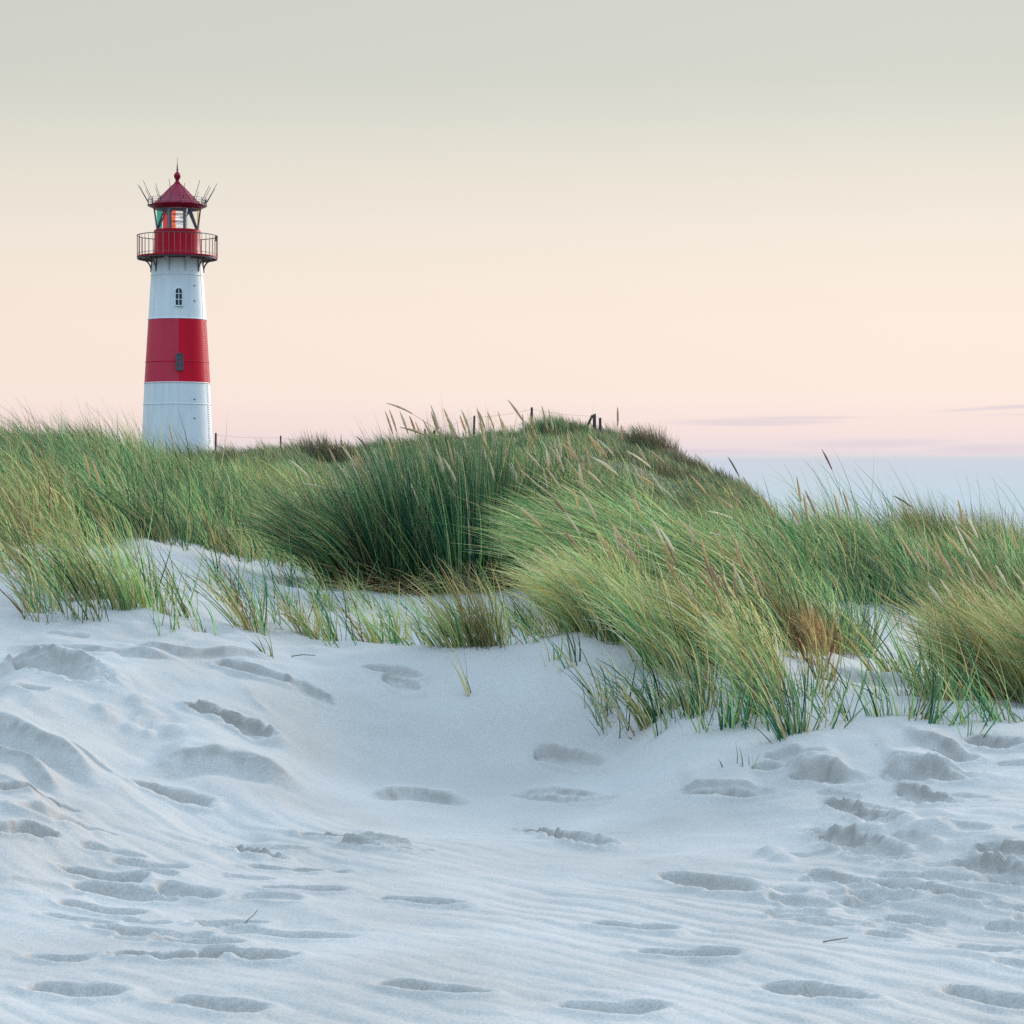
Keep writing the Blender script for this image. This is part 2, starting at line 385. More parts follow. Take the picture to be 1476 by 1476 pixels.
        zz += cr * (.026 * np.clip(fine[sel] * 2, -.7, .9)) * np.exp(-((r - .8) / .5) ** 2) * min(1., abs(dp) / .06)
        z[sel] += zz
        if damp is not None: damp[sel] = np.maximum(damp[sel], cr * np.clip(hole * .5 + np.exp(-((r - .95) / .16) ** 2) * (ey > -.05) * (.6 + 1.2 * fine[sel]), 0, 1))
    # crumbs of crusted sand rolled down below the left scuffs
    for (x, y) in [(200, 1025), (212, 1040), (225, 1048), (205, 1052), (190, 1062), (232, 1060), (250, 1068), (218, 1070), (258, 1075), (160, 1050), (150, 1038), (1300, 1195), (1330, 1205), (1360, 1200), (1345, 1225), (1130, 1240), (1110, 1228)]:
        a = on_ground(x, y); sel = local(a[0] - .2, a[0] + .2, a[1] - .3, a[1] + .3)
        r = np.hypot((wx[sel] - a[0]) / .055, (wy[sel] - a[1]) / .09)
        z[sel] += .035 * np.exp(-r ** 2.5)
    # hummocks under the far grass
    z += sstep(26, 36, Y) * (.32 * fbm(X * .22, Y * .18, 3, 80) + .0 * X) * (1 - sstep(100, 120, Y))
    return z


EDGE_PX = [-500, -60, 0, 60, 120, 200, 300, 400, 470, 560, 640, 720, 760, 850, 950, 1050, 1130, 1200, 1260, 1330, 1476, 2000]
EDGE_Y = [20, 21.5, 21.8, 22.5, 23.4, 24.2, 25.0, 26.0, 25.5, 25., 25.3, 25.5, 25, 22.5, 21.2, 21, 22.3, 24.6, 24.8, 24.2, 23.5, 22]

def build_ground():
    yd = [-30, -20, -12, -6, -3, 0, 3, 5, 6.5, 7.4]
    yv = list(np.arange(8.0, 19.2, .0165)) + list(np.arange(19.2, 26, .03)) + list(np.arange(26, 40, .12)) + list(np.arange(40, 130, .8)) + [135, 145, 160, 200, 300, 420]
    Yv = np.array(yd + yv)
    half = .2075
    Uv = np.concatenate([-np.geomspace(6, half + .006, 40), np.arange(-half, half, .00050), np.geomspace(half + .006, 6, 40)])
    U, Yg = np.meshgrid(Uv, Yv)
    X = U * np.maximum(Yg, 8.)
    Z = ground_uv(U, Yg)
    damp = np.zeros_like(X)
    Z += sand_detail(X, Yg, damp)
    v = np.stack([X, Yg, Z], -1).reshape(-1, 3)
    nr, nc = Yg.shape
    i = (np.arange(nr - 1)[:, None] * nc + np.arange(nc - 1)[None]).reshape(-1)
    q = np.stack([i, i + 1, i + nc + 1, i + nc], 1)
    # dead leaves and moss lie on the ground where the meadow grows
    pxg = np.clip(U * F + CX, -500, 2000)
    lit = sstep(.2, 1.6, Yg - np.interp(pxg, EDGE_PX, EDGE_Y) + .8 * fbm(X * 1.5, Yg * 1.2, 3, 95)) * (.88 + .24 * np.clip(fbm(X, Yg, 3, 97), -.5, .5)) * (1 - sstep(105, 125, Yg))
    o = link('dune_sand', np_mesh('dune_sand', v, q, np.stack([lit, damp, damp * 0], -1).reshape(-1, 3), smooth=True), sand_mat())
    tag(o, kind='structure')


build_ground()
sea = MB(); sea.add([(-30000, -30000, -5), (30000, -30000, -5), (30000, 40000, -5), (-30000, 40000, -5)], [(0, 1, 2, 3)])
tag(sea.build('sea', sea_mat()), kind='structure')


def gz(X, Y):
    X = np.atleast_1d(np.asarray(X, float)); Y = np.atleast_1d(np.asarray(Y, float))
    h = sstep(26, 36, Y) * (.32 * fbm(X * .22, Y * .18, 3, 80)) * (1 - sstep(100, 120, Y))
    return base_z(X, Y) + h


# ------------------------------------------------------------------ grass
DARK = np.array((.012, .084, .042)); TEAL = np.array((.014, .105, .064)); MID = np.array((.062, .205, .078)); LIGHT = np.array((.24, .43, .14))
OLIVE = np.array((.33, .34, .11)); STRAW = np.array((.70, .53, .23)); PALE = np.array((.74, .64, .42)); RUST = np.array((.30, .15, .065)); GOLD = np.array((.52, .36, .12))
BROWN = np.array((.085, .062, .045)); SILVER = np.array((.34, .44, .34))
PAL = {
    'deep': ([DARK, TEAL, MID, LIGHT, STRAW], [.26, .30, .28, .10, .06]),
    'green': ([DARK, TEAL, MID, LIGHT, OLIVE, STRAW], [.18, .10, .30, .21, .11, .10]),
    'hill': ([DARK, MID, LIGHT, OLIVE, STRAW, BROWN], [.14, .28, .24, .17, .12, .05]),
    'wave': ([DARK, TEAL, MID, LIGHT, OLIVE, STRAW], [.12, .06, .28, .25, .15, .14]),
    'gold': ([MID, LIGHT, OLIVE, STRAW, GOLD, PALE], [.12, .15, .25, .26, .14, .08]),
    'olive': ([MID, LIGHT, OLIVE, STRAW, GOLD, RUST], [.24, .20, .26, .15, .08, .07]),
    'fresh': ([DARK, MID, TEAL, LIGHT, OLIVE, STRAW], [.18, .30, .16, .18, .10, .08]),
    'far': ([DARK * 1.4, MID * .8, np.array((.16, .22, .11)), OLIVE * .7, STRAW * .6, BROWN * 1.3], [.2, .28, .18, .14, .07, .13]),
    'heath': ([BROWN * 1.0, BROWN * 2.0, np.array((.07, .10, .05)), RUST * .8, MID * .8], [.32, .22, .22, .1, .14]),
    'dry': ([STRAW, PALE, RUST, GOLD, BROWN * 1.6], [.3, .1, .3, .15, .15]),
    'rust': ([RUST, RUST * .7, GOLD, STRAW, OLIVE], [.4, .2, .15, .15, .1]),
}

def unit(a): return a / np.maximum(np.linalg.norm(a, axis=-1, keepdims=True), 1e-9)

def ribbon(base, L, W, d0, d1, colb, colt, nseg=4, power=1.3, rng=RNG):
    """ribbons: each blade starts along d0 and bends over to d1"""
    n = len(base)
    s = np.linspace(0, 1, nseg + 1)
    P = [base]; D = []
    for k in range(nseg):
        t = ((s[k] + s[k + 1]) / 2) ** power
        d = unit(d0 * (1 - t) + d1 * t); D.append(d)
        P.append(P[-1] + d * (L / nseg)[:, None])
    D.append(D[-1])
    ph = rng.uniform(0, 2 * np.pi, n); rv = np.stack([np.cos(ph), np.sin(ph), np.zeros(n)], 1)
    vs = np.empty((n, nseg + 1, 2, 3), np.float32); cs = np.empty((n, nseg + 1, 2, 3), np.float32)
    for k in range(nseg + 1):
        side = unit(np.cross(D[k], rv))
        w = W * 1.18 * (1 - s[k] ** 1.8 * .92) * (.75 + .25 * min(1, s[k] * 4))
        vs[:, k, 0] = P[k] - side * (w / 2)[:, None]; vs[:, k, 1] = P[k] + side * (w / 2)[:, None]
        c = colb * (1 - s[k]) + colt * s[k]
        cs[:, k, 0] = c; cs[:, k, 1] = c
    idx = (np.arange(n)[:, None] * (nseg + 1) + np.arange(nseg)[None]) * 2
    idx = idx.reshape(-1)
    q = np.stack([idx, idx + 1, idx + 3, idx + 2], 1)
    return vs.reshape(-1, 3), q, cs.reshape(-1, 3)


class Blades:
    def __init__(self): self.v = []; self.q = []; self.c = []; self.n = 0
    def add(self, v, q, c):
        self.v.append(v); self.q.append(q + self.n); self.c.append(c); self.n += len(v)
    def build(self, name, mat, parent=None, origin=None):
        v = np.concatenate(self.v)
        if origin is not None: v = v - np.array(origin, np.float32)
        return link(name, np_mesh(name, v, np.concatenate(self.q), np.concatenate(self.c)), mat, parent)


def colours(n, pal, rng=RNG, bright=None, tipdry=.35):
    cols, pr = PAL[pal]; pr = np.array(pr) / sum(pr)
    k = rng.choice(len(cols), n, p=pr); c = np.array(cols)[k] * rng.uniform(.75, 1.25, (n, 1))
    if bright is not None: c = c * bright[:, None]
    tip = c * 1.12 + (rng.random((n, 1)) < tipdry) * rng.uniform(.1, .6, (n, 1)) * (STRAW - c)
    basec = c * .9 + (rng.random((n, 1)) < .25) * .35 * (STRAW * .7 - c * .6)
    return np.clip(basec, .01, .8), np.clip(tip, .01, .8)


WIND = np.array((-1., -.12, 0.))
GRASS = blade_mat('marram_leaf', .32)
HEAD = blade_mat('seed_head', .4, .8, .1)

def sprout(B, X, Y, L, W, pal, out=None, tilt=.18, wind=.55, droop=.25, nseg=4, power=1.3, bright=None, tipdry=.35, rng=RNG, sink=.03, zoff=None):
    """grow len(X) blades out of the ground at X, Y"""
    n = len(X)
    z = gz(X, Y) - sink
    if zoff is not None: z = z + zoff
    # neighbouring blades lean together in locks, with their own length and tone
    f0 = 3.2 if np.mean(Y) < 30 else 1.6
    sw = np.stack([fbm(X * f0, Y * f0, 2, 201), fbm(X * f0, Y * f0, 2, 205), np.zeros(n)], 1) * .55
    out = sw if out is None else out + sw
    tone = np.clip(1 + 1.3 * fbm(X * f0 * 1.3, Y * f0 * 1.3, 2, 209), .45, 1.7)
    bright = tone if bright is None else bright * tone
    L = L * np.clip(1 + .5 * fbm(X * f0, Y * f0, 2, 213), .6, 1.3) * np.where(rng.random(n) < .04, 1.12, 1.)
    az = rng.uniform(0, 2 * np.pi, n); tl = np.abs(rng.normal(0, tilt, n))
    d0 = np.stack([np.sin(tl) * np.cos(az), np.sin(tl) * np.sin(az), np.cos(tl)], 1)
    if out is not None: d0 = d0 + out
    wind = np.broadcast_to(np.asarray(wind, float).reshape(-1, 1), (n, 1))
    d0 = unit(d0 + WIND * (wind * .25))
    wv = wind * rng.uniform(.3, 1.7, (n, 1))
    d1 = unit(d0 + WIND * wv + np.stack([np.zeros(n), rng.normal(0, .15, n), -np.abs(rng.normal(droop, .2, n))], 1))
    cb, ct = colours(n, pal, rng, bright, tipdry)
    B.add(*ribbon(np.stack([X, Y, z], 1), L, W, d0, d1, cb, ct, nseg, power, rng))


def clumped(n_clumps, per, region, spread):
    """clump centres inside region(px0,px1,Y0f,Y1f) with blades about each"""
    px0, px1, Y0, Y1 = region
    px = RNG.uniform(px0, px1, n_clumps * 3); t = RNG.random(n_clumps * 3)
    a = Y0(px) if callable(Y0) else np.full_like(px, Y0); b = Y1(px) if callable(Y1) else np.full_like(px, Y1)
    Y = np.sqrt(a * a + (b * b - a * a) * t)
    X = (px - CX) / F * Y
    return X[:n_clumps], Y[:n_clumps], px[:n_clumps]


def edge(px): return np.interp(px, EDGE_PX, EDGE_Y) + .5 * fbm(px * .02, px * .013, 2, 90)

def field(name, px0, px1, Y0, Y1, n_clumps, per, Lm, Wm, pal, spread, wind=.6, tall=None, nseg=4, droop=.25, tilt=.2):
    cX, cY, cp = clumped(n_clumps, per, (px0, px1, Y0, Y1), spread)
    k = np.repeat(np.arange(n_clumps), per); n = len(k)
    ox = RNG.normal(0, spread, n); oy = RNG.normal(0, spread, n)
    X = cX[k] + ox; Y = cY[k] + oy
    patch = fbm(X * .55, Y * .4, 3, 101)                      # taller and shorter patches
    size = RNG.uniform(.7, 1.25, n_clumps)[k] * (1 + .55 * patch)
    L = Lm * size * RNG.uniform(.55, 1.15, n)
    if name == 'far': L = L * np.clip(1 + 2.2 * fbm(X * .55, Y * .35, 3, 191), .45, 2.3)
    if tall is not None: L = L * tall(cp, cY)[k]
    W = Wm * RNG.uniform(.6, 1.3, n)
    out = np.stack([ox, oy, np.zeros(n)], 1) / spread * .17
    cl = RNG.uniform(.7, 1.3, n_clumps)[k]                    # each clump has its own green
    wd = wind * np.clip(1 + 1.1 * fbm(X * .3, Y * .25, 2, 111), .35, 1.8)
    B = Blades()
    gap = fbm(X * 1.1, Y * .9, 2, 161) < (-.22 if name in ('left', 'right', 'middle') else -9)
    L = np.where(gap, L * .45, L)
    # patches with more straw
    dry = fbm(X * .35 + 5, Y * .3, 3, 121) + RNG.normal(0, .12, n)
    hth = 'heath' if name == 'far' else 'olive'
    for p2, m in ((pal, dry < .27), ('olive', (dry >= .27) & (dry < .42)), (hth, dry >= .42)):
        i = np.nonzero(m)[0]
        if len(i): sprout(B, X[i], Y[i], L[i], W[i], p2, out[i], tilt, wd[i], droop, nseg, bright=cl[i])
    return B


def hill_tall(px, Y):
    # foot of the meadow stays dense and high; very front rows a little shorter
    return np.interp(px, [-200, 0, 200, 350, 450, 700, 900, 1100, 1300, 1500], [1.05, 1.0, .95, .78, .8, .9, .85, .8, .76, .66])

f = field('left', -480, 470, edge, lambda p: np.interp(p, [-260, 230, 330, 470], [43, 42, 44, 46]), 3900, 30, .74, .0100, 'green', .13, .75, hill_tall)
tag(f.build('dune_grass', GRASS), 'dense green marram grass covering the left dune in front of the lighthouse', 'grass', kind='stuff')
f = field('middle', 470, 1130, edge, lambda p: np.interp(p, [470, 560, 1000, 1130], [44, 38, 37, 39]), 2000, 30, .72, .0105, 'hill', .13, .7, hill_tall)
tag(f.build('dune_grass', GRASS), 'green and straw marram grass on the slope between the big tussock and the hilltop fence', 'grass', kind='stuff')
f = field('right', 1130, 2250, edge, lambda p: np.interp(p, [1130, 1250, 1730], [42, 38, 37]), 4600, 32, .76, .0100, 'green', .13, .72, hill_tall)
tag(f.build('dune_grass', GRASS), 'dark green marram grass on the low ridge at right with blades against the sea haze', 'grass', kind='stuff')
f = field('far', -260, 1120, lambda p: np.interp(p, [-260, 470, 560, 1000, 1120], [44, 44, 38, 37, 39]), lambda p: np.interp(p, [-260, 600, 900, 1000, 1120], [97, 97, 92, 82, 77]), 15000, 14, .30, .015, 'far', .2, .6, None, 3)
tag(f.build('far_dune_grass', GRASS), 'short muted grass on the far dune ridge around the lighthouse foot', 'grass', kind='stuff')


f = field('wisps', -120, 235, 33, 41, 150, 9, .98, .009, 'green', .12, .8, None, 6)
tag(f.build('dune_grass', GRASS), 'long wispy blades along the crest of the left dune against the pink sky', 'grass', kind='stuff')
f = field('wisps', 1085, 1640, 27, 34, 420, 9, .90, .009, 'green', .12, .62, None, 6)
tag(f.build('dune_grass', GRASS), 'long wispy blades on the right ridge against the sea haze', 'grass', kind='stuff')


# ---- big tussocks, each a thing with its leaves and its flowering stems
def stem_mesh(base, L, d0, d1, r0, head_len, head_r, power=1.2, nseg=9):
    """a bent stem and, at its end, a bristly spindle head; both in world space"""
    pts = [Vector(base)]; dirs = []
    for k in range(nseg):
        t = ((k + .5) / nseg) ** power
        d = (Vector(d0) * (1 - t) + Vector(d1) * t).normalized(); dirs.append(d)
        pts.append(pts[-1] + d * (L / nseg))
    st = MB(); st.tube(pts, [r0 * (1 - .5 * i / nseg) for i in range(nseg + 1)], 4)
    # head follows the last bit of the curve and a little beyond
    hd = MB(); hp = []; hr = []; m = 9; p = pts[-1].copy(); d = dirs[-1].copy()
    bend = (Vector(d1) - Vector(d0)) * .05
    for i in range(m + 1):
        hp.append(p.copy()); f = i / m
        hr.append(head_r * max(.12, math.sin(math.pi * min(1, f * .93 + .07)) ** .55) * (1 + .16 * random.uniform(-1, 1)))
        d = (d + bend).normalized(); p = p + d * (head_len / m)
    hd.tube(hp, hr, 6)
    # awns and spikelets
    for i in range(26):
        f = random.uniform(0, .95); j = int(f * m); q = hp[j].lerp(hp[min(j + 1, m)], f * m - j)
        ax = (hp[min(j + 1, m)] - hp[max(j - 1, 0)]).normalized()
        o = ax.cross(Vector((random.gauss(0, 1), random.gauss(0, 1), random.gauss(0, 1)))).normalized()
        e = q + o * hr[j] * 1.25 + ax * head_len * .10; w = ax.cross(o) * head_r * .28
        hd.add([q + w, q - w, e], [(0, 1, 2)])
    return st, hd


def mesh_from(mb, name, col, tipcol, org):
    v = np.array([tuple(p) for p in mb.v], np.float32)
    me = bpy.data.meshes.new(name)
    me.from_pydata([tuple(p) for p in (v - np.array(org, np.float32))], [], mb.f)
    a = me.attributes.new('tint', 'FLOAT_COLOR', 'POINT')
    t = np.linspace(0, 1, len(v))[:, None]
    c = np.ones((len(v), 4), np.float32); c[:, :3] = col * (1 - t) + tipcol * t
    a.data.foreach_set('color', c.ravel())
    for p in me.polygons: p.use_smooth = True
    return me


def add_stem(root, base, L, lean=(-.25, 0), bend=.35, droop=0., head_len=.2, head_r=.009, tone='tan', r0=.0035):
    d0 = Vector((lean[0] * .55, lean[1], 1)).normalized()
    d1 = (Vector((lean[0], lean[1], 1)) + Vector((-bend, -.05, -droop))).normalized()
    st, hd = stem_mesh(base, L, d0, d1, r0, head_len, head_r)
    org = root.location
    tones = {'tan': (.68, .52, .32), 'pale': (.80, .70, .50), 'rose': (.50, .33, .22), 'gold': (.72, .52, .26), 'grey': (.38, .30, .24)}
    c = np.array(tones[tone]) * random.uniform(.8, 1.15)
    s = link('flower_stem', mesh_from(st, 'flower_stem', np.array((.17, .20, .08)), np.array((.42, .34, .16)), org), HEAD, root)
    h = link('seed_head', mesh_from(hd, 'seed_head', c, c * 1.1, org), HEAD, s)
    return s


def tussock(name, label, cat, group=None, px=0, py=None, Y=None):
    if Y is None: X, Y = on_ground(px, py)
    else: X = at(px, Y)
    return empty(name, (X, Y, float(gz(X, Y)[0])), label, cat, group)


def fill_ellipse(n, cx, cy, rx, ry, rot=0., pw=.5):
    a = RNG.uniform(0, 2 * np.pi, n); r = RNG.random(n) ** pw
    x = r * np.cos(a); y = r * np.sin(a)
    X = x * rx; Y = y * ry; c, s = math.cos(rot), math.sin(rot)
    return cx + X * c - Y * s, cy + X * s + Y * c, x, y


def leaves(root, B, name='foliage'):
    o = B.build(name, GRASS, root, origin=tuple(root.location))
    o['kind'] = 'stuff'
    return o


# T1: the tall dark tussock in the middle
t1 = tussock('marram_tussock', 'tall dark green tussock crowned with many seed heads, in the middle of the dune', 'tussock', 'large grass tussocks', 648, Y=24.3)
B = Blades(); cx, cy = t1.location.x, t1.location.y
X, Y, ex, ey = fill_ellipse(7500, cx, cy, .98, .75)
out = np.stack([ex * .52, ey * .4, np.zeros(len(X))], 1)
L = RNG.uniform(.82, 1.38, len(X)) * (1 - .16 * np.abs(ex) ** 2)
sprout(B, X, Y, L, RNG.uniform(.006, .012, len(X)), 'deep', out, .18, .12, .12, 5, tipdry=.35)
X, Y, ex, ey = fill_ellipse(2200, cx - .7, cy + .1, .45, .6)      # the windblown left flank
out = np.stack([ex * .2 - .42, ey * .3, np.zeros(len(X))], 1)
sprout(B, X, Y, RNG.uniform(.7, 1.15, len(X)), RNG.uniform(.006, .012, len(X)), 'green', out, .2, .7, .35, 5)
X, Y, ex, ey = fill_ellipse(3000, cx + .95, cy + .3, .75, .6)     # paler right shoulder
out = np.stack([ex * .3 + .05, ey * .3, np.zeros(len(X))], 1)
sprout(B, X, Y, RNG.uniform(.85, 1.3, len(X)), RNG.uniform(.006, .012, len(X)), 'wave', out, .16, .5, .25, 5)
X, Y, ex, ey = fill_ellipse(700, cx, cy - .55, 1.0, .3)           # dry litter at its foot
out = np.stack([RNG.normal(0, .9, 700), -np.abs(RNG.normal(.4, .4, 700)), np.full(700, -.35)], 1)
sprout(B, X, Y, RNG.uniform(.25, .6, 700), RNG.uniform(.004, .007, 700), 'dry', out, .3, .2, .5, 4)
leaves(t1, B)
for i in range(70):
    px = random.gauss(668, 85); Yb = cy + random.uniform(-.4, .6)
    xb = at(px, Yb) + random.uniform(-.1, .1) + .12
    if not (cx - .85 < xb < cx + 1.75): continue
    rel = (xb - cx)
    add_stem(t1, (xb, Yb, float(gz(xb, Yb)[0])), random.uniform(.98, 1.46) * (1 if rel > -.3 else .88), (-.14 + .10 * rel + random.gauss(0, .05), random.gauss(0, .08)),
             random.uniform(.05, .3), 0, random.uniform(.15, .25), random.uniform(.009, .012), random.choice(['tan', 'pale', 'pale', 'pale', 'gold']))
for i in range(38):                                       # heads lower on the near side, seen against the dark leaves
    xb = cx + random.uniform(-.75, 1.35); Yb = cy - random.uniform(.35, .75)
    add_stem(t1, (xb, Yb, float(gz(xb, Yb)[0])), random.uniform(.78, 1.2), (-.16 + .10 * (xb - cx) + random.gauss(0, .06), random.gauss(-.05, .06)),
             random.uniform(.05, .3), 0, random.uniform(.16, .26), random.uniform(.009, .0125), random.choice(['pale', 'pale', 'tan', 'gold']))
for (px, L, lean, bend, droop, tn) in [(742, 1.86, -.26, .75, .42, 'tan'), (748, 1.64, -.22, .8, .5, 'tan'), (830, 1.52, -.25, .35, 0, 'tan'), (815, 1.35, -.1, .1, 0, 'tan'), (585, 1.2, -.4, .9, .5, 'pale'),
                                       (520, 1.12, -.35, .45, .1, 'pale'), (575, 1.18, -.3, .3, 0, 'pale'), (612, 1.3, -.2, .5, .1, 'rose')]:
    xb = at(px, 24.2)
    add_stem(t1, (xb, 24.2, float(gz(xb, 24.2)[0])), L, (lean, 0), bend, droop, .26, .010, tn)

# T2: the wave of windswept grass, right of the middle
t2 = tussock('marram_tussock', 'broad windswept tussock whose blades roll over to one side like a breaking wave', 'tussock', 'large grass tussocks', 1010, Y=20.3)
B = Blades()
n = 11500
t = RNG.random(n)
px = 850 + 290 * t ** .85 + RNG.normal(0, 14, n); Yb = 21.8 - 2.6 * t + RNG.normal(0, .5, n)
X = (px - CX) / F * Yb
out = np.stack([np.full(n, -.10) + RNG.normal(0, .15, n), RNG.normal(-.02, .15, n), np.zeros(n)], 1)
L = RNG.uniform(.75, 1.28, n) * (1.0 - .12 * t)
cl = np.clip(1 + .9 * fbm(X * 3.5, Yb * 3, 2, 131), .6, 1.5)
sprout(B, X, Yb, L, RNG.uniform(.005, .010, n), 'wave', out, .12, RNG.uniform(.9, 1.5, n), .55, 6, power=1.1, bright=cl, tipdry=.45)
n = 1700
X, Y, ex, ey = fill_ellipse(n, at(1125, 18.9), 18.9, .35, .4)
sprout(B, X, Y, RNG.uniform(.2, .5, n), RNG.uniform(.005, .009, n), 'rust', np.stack([ex * .3 - .2, ey * .3, np.zeros(n)], 1), .25, .6, .35, 4)
leaves(t2, B)
for (px, Yb, L, lean, bend, droop, tn) in [(1000, 20.5, 1.15, -.35, 1.1, .8, 'pale'), (1015, 20.8, 1.10, -.3, 1.2, .75, 'pale'), (1030, 20.6, 1.05, -.35, 1.15, .7, 'pale'), (905, 21, 1.1, -.25, .4, 0, 'tan'), (930, 21.3, 1.25, -.28, .5, .1, 'tan'),
                                           (950, 21.5, 1.3, -.2, .45, .05, 'tan'), (975, 21.5, 1.35, -.25, .5, .1, 'pale'), (985, 21.4, 1.25, -.3, .6, .2, 'pale'), (1000, 21.6, 1.2, -.2, .4, 0, 'tan'), (915, 21.6, 1.3, -.15, .3, 0, 'gold'),
                                           (890, 22, 1.2, -.2, .3, 0, 'tan'), (940, 22, 1.3, -.22, .4, 0, 'gold'), (870, 22, 1.15, -.2, .35, 0, 'tan'), (1150, 19.6, .95, -.3, .9, .5, 'pale'), (1140, 19.8, 1.0, -.2, .5, .1, 'tan')]:
    xb = at(px, Yb)
    add_stem(t2, (xb, Yb, float(gz(xb, Yb)[0])), L, (lean, 0), bend, droop, random.uniform(.16, .26), random.uniform(.007, .010), tn)

# T3: the straw-coloured fringe with seed heads on the front edge of the wave
t3 = tussock('marram_tussock', 'straw and olive fringe of grass with golden seed heads on the front dune edge', 'tussock', 'large grass tussocks', 960, Y=17.4)
B = Blades(); n = 3600
t = RNG.random(n)
px = 800 + 315 * t + RNG.normal(0, 12, n); Yb = np.interp(px, [790, 850, 950, 1040, 1130], [18.7, 18.5, 17.5, 16.7, 16.3]) + np.abs(RNG.normal(0, .55, n))
X = (px - CX) / F * Yb
out = np.stack([np.full(n, -.16) + RNG.normal(0, .2, n), RNG.normal(0, .2, n), np.zeros(n)], 1)
L = RNG.uniform(.25, .80, n) * np.interp(px, [790, 830, 900, 1000, 1130], [.62, .8, 1, 1, .85])
keep = fbm(X * 3.2, Yb * 2.4, 2, 141) > -.18
sprout(B, X[keep], Yb[keep], L[keep], RNG.uniform(.006, .011, n)[keep], 'gold', out[keep], .26, RNG.uniform(.35, .9, n)[keep], .25, 5)
n = 1300
px = RNG.uniform(810, 1080, n); Yb = np.interp(px, [790, 850, 950, 1040, 1130], [18.9, 18.6, 17.7, 17, 16.6]) + np.abs(RNG.normal(0, .3, n))
X = (px - CX) / F * Yb
sprout(B, X, Yb, RNG.uniform(.5, .85, n), RNG.uniform(.004, .007, n), 'gold', np.stack([np.full(n, -.3), RNG.normal(0, .15, n), np.zeros(n)], 1), .15, .9, .5, 5)
n = 1150
px = RNG.uniform(845, 1135, n); Yb = np.interp(px, [790, 850, 950, 1040, 1130], [18.3, 17.9, 16.8, 16.1, 15.9]) + np.abs(RNG.normal(0, .45, n))
X = (px - CX) / F * Yb
keep = fbm(X * 4., Yb * 3., 2, 171) > -.02
for pal_, m_ in (('gold', RNG.random(n) < .65), ('fresh', None)):
    m_ = keep & (m_ if m_ is not None else RNG.random(n) < .35)
    sprout(B, X[m_], Yb[m_], RNG.uniform(.3, .72, m_.sum()), RNG.uniform(.006, .010, m_.sum()), pal_, np.stack([RNG.normal(-.08, .15, m_.sum()), RNG.normal(0, .15, m_.sum()), np.zeros(m_.sum())], 1), .14, .55, .2, 5)
leaves(t3, B)
for (px, Yb, L, lean, bend) in [(855, 18.7, .80, -.42, .5), (885, 18.5, .86, -.35, .35), (905, 18.2, .80, -.25, .2), (935, 18.3, .86, -.1, .05), (880, 18.4, .56, -.3, .35), (935, 17.8, .66, -.25, .2), (925, 17.9, .58, -.3, .3),
                                (985, 17.4, .72, -.35, .35), (1000, 17.2, .66, -.2, .2), (1045, 16.9, .66, -.15, .1), (1085, 16.8, .74, -.2, .2), (1095, 16.7, .70, -.15, .1), (1120, 16.5, .55, -.15, .1), (960, 17.4, .62, -.25, .3),
                                (1010, 17.2, .62, -.25, .15), (1055, 16.9, .60, -.2, .15), (850, 18.6, .50, -.45, .5), (1105, 16.8, .52, -.1, .1)]:
    xb = at(px, Yb)
    add_stem(t3, (xb, Yb, float(gz(xb, Yb)[0])), L, (lean, 0), bend, 0, random.uniform(.15, .24), random.uniform(.007, .0105), random.choice(['tan', 'gold', 'tan', 'gold', 'rose']))

for i in range(26):
    px = random.uniform(850, 1120); Yb = float(np.interp(px, [790, 850, 950, 1040, 1130], [18.6, 18.3, 17.3, 16.6, 16.3])) + random.uniform(-.2, .9)
    xb = at(px, Yb)
    add_stem(t3, (xb, Yb, float(gz(xb, Yb)[0])), random.uniform(.45, .95), (random.uniform(-.38, -.05), random.gauss(0, .06)), random.uniform(.05, .4), 0, random.uniform(.13, .23), random.uniform(.006, .0105), random.choice(['tan', 'gold', 'pale', 'pale', 'rose']))
for i in range(22):
    px = random.uniform(860, 1130); Yb = random.uniform(20.2, 22.4); xb = at(px, Yb)
    add_stem(t2, (xb, Yb, float(gz(xb, Yb)[0])), random.uniform(.95, 1.35), (random.uniform(-.4, -.1), random.gauss(0, .06)), random.uniform(.1, .7), random.uniform(0, .25), random.uniform(.14, .24), random.uniform(.006, .010), random.choice(['tan', 'pale', 'pale', 'gold']))
# T4: the golden tussock by the right edge of the sand
t4 = tussock('marram_tussock', 'golden straw tussock leaning over the sand at the far right', 'tussock', 'large grass tussocks', 1430, Y=16.8)
B = Blades(); n = 3200
px = 1380 + 230 * RNG.random(n) ** .9; Yb = np.interp(px, [1330, 1390, 1476, 1600], [17.2, 16.7, 16.1, 15.5]) + np.abs(RNG.normal(0, .6, n))
X = (px - CX) / F * Yb
out = np.stack([np.full(n, -.18) + RNG.normal(0, .16, n), RNG.normal(0, .16, n), np.zeros(n)], 1)
L = RNG.uniform(.3, .92, n) * np.interp(px, [1330, 1380, 1450, 1600], [.62, .9, 1, 1])
sprout(B, X, Yb, L, RNG.uniform(.0045, .008, n), 'gold', out, .2, RNG.uniform(.3, .8, n), .25, 5)
leaves(t4, B)
for (px, Yb, L, lean, bend) in [(1385, 17, .88, -.35, .2), (1430, 16.8, .92, -.4, .25), (1415, 16.9, .86, -.42, .25), (1480, 16.5, .98, -.45, .3), (1495, 16.6, .98, -.42, .25), (1425, 17.2, .78, -.3, .2), (1470, 17, .8, -.3, .2)]:
    xb = at(px, Yb)
    add_stem(t4, (xb, Yb, float(gz(xb, Yb)[0])), L, (lean, 0), bend, 0, random.uniform(.16, .24), random.uniform(.007, .0105), random.choice(['tan', 'gold', 'pale']))

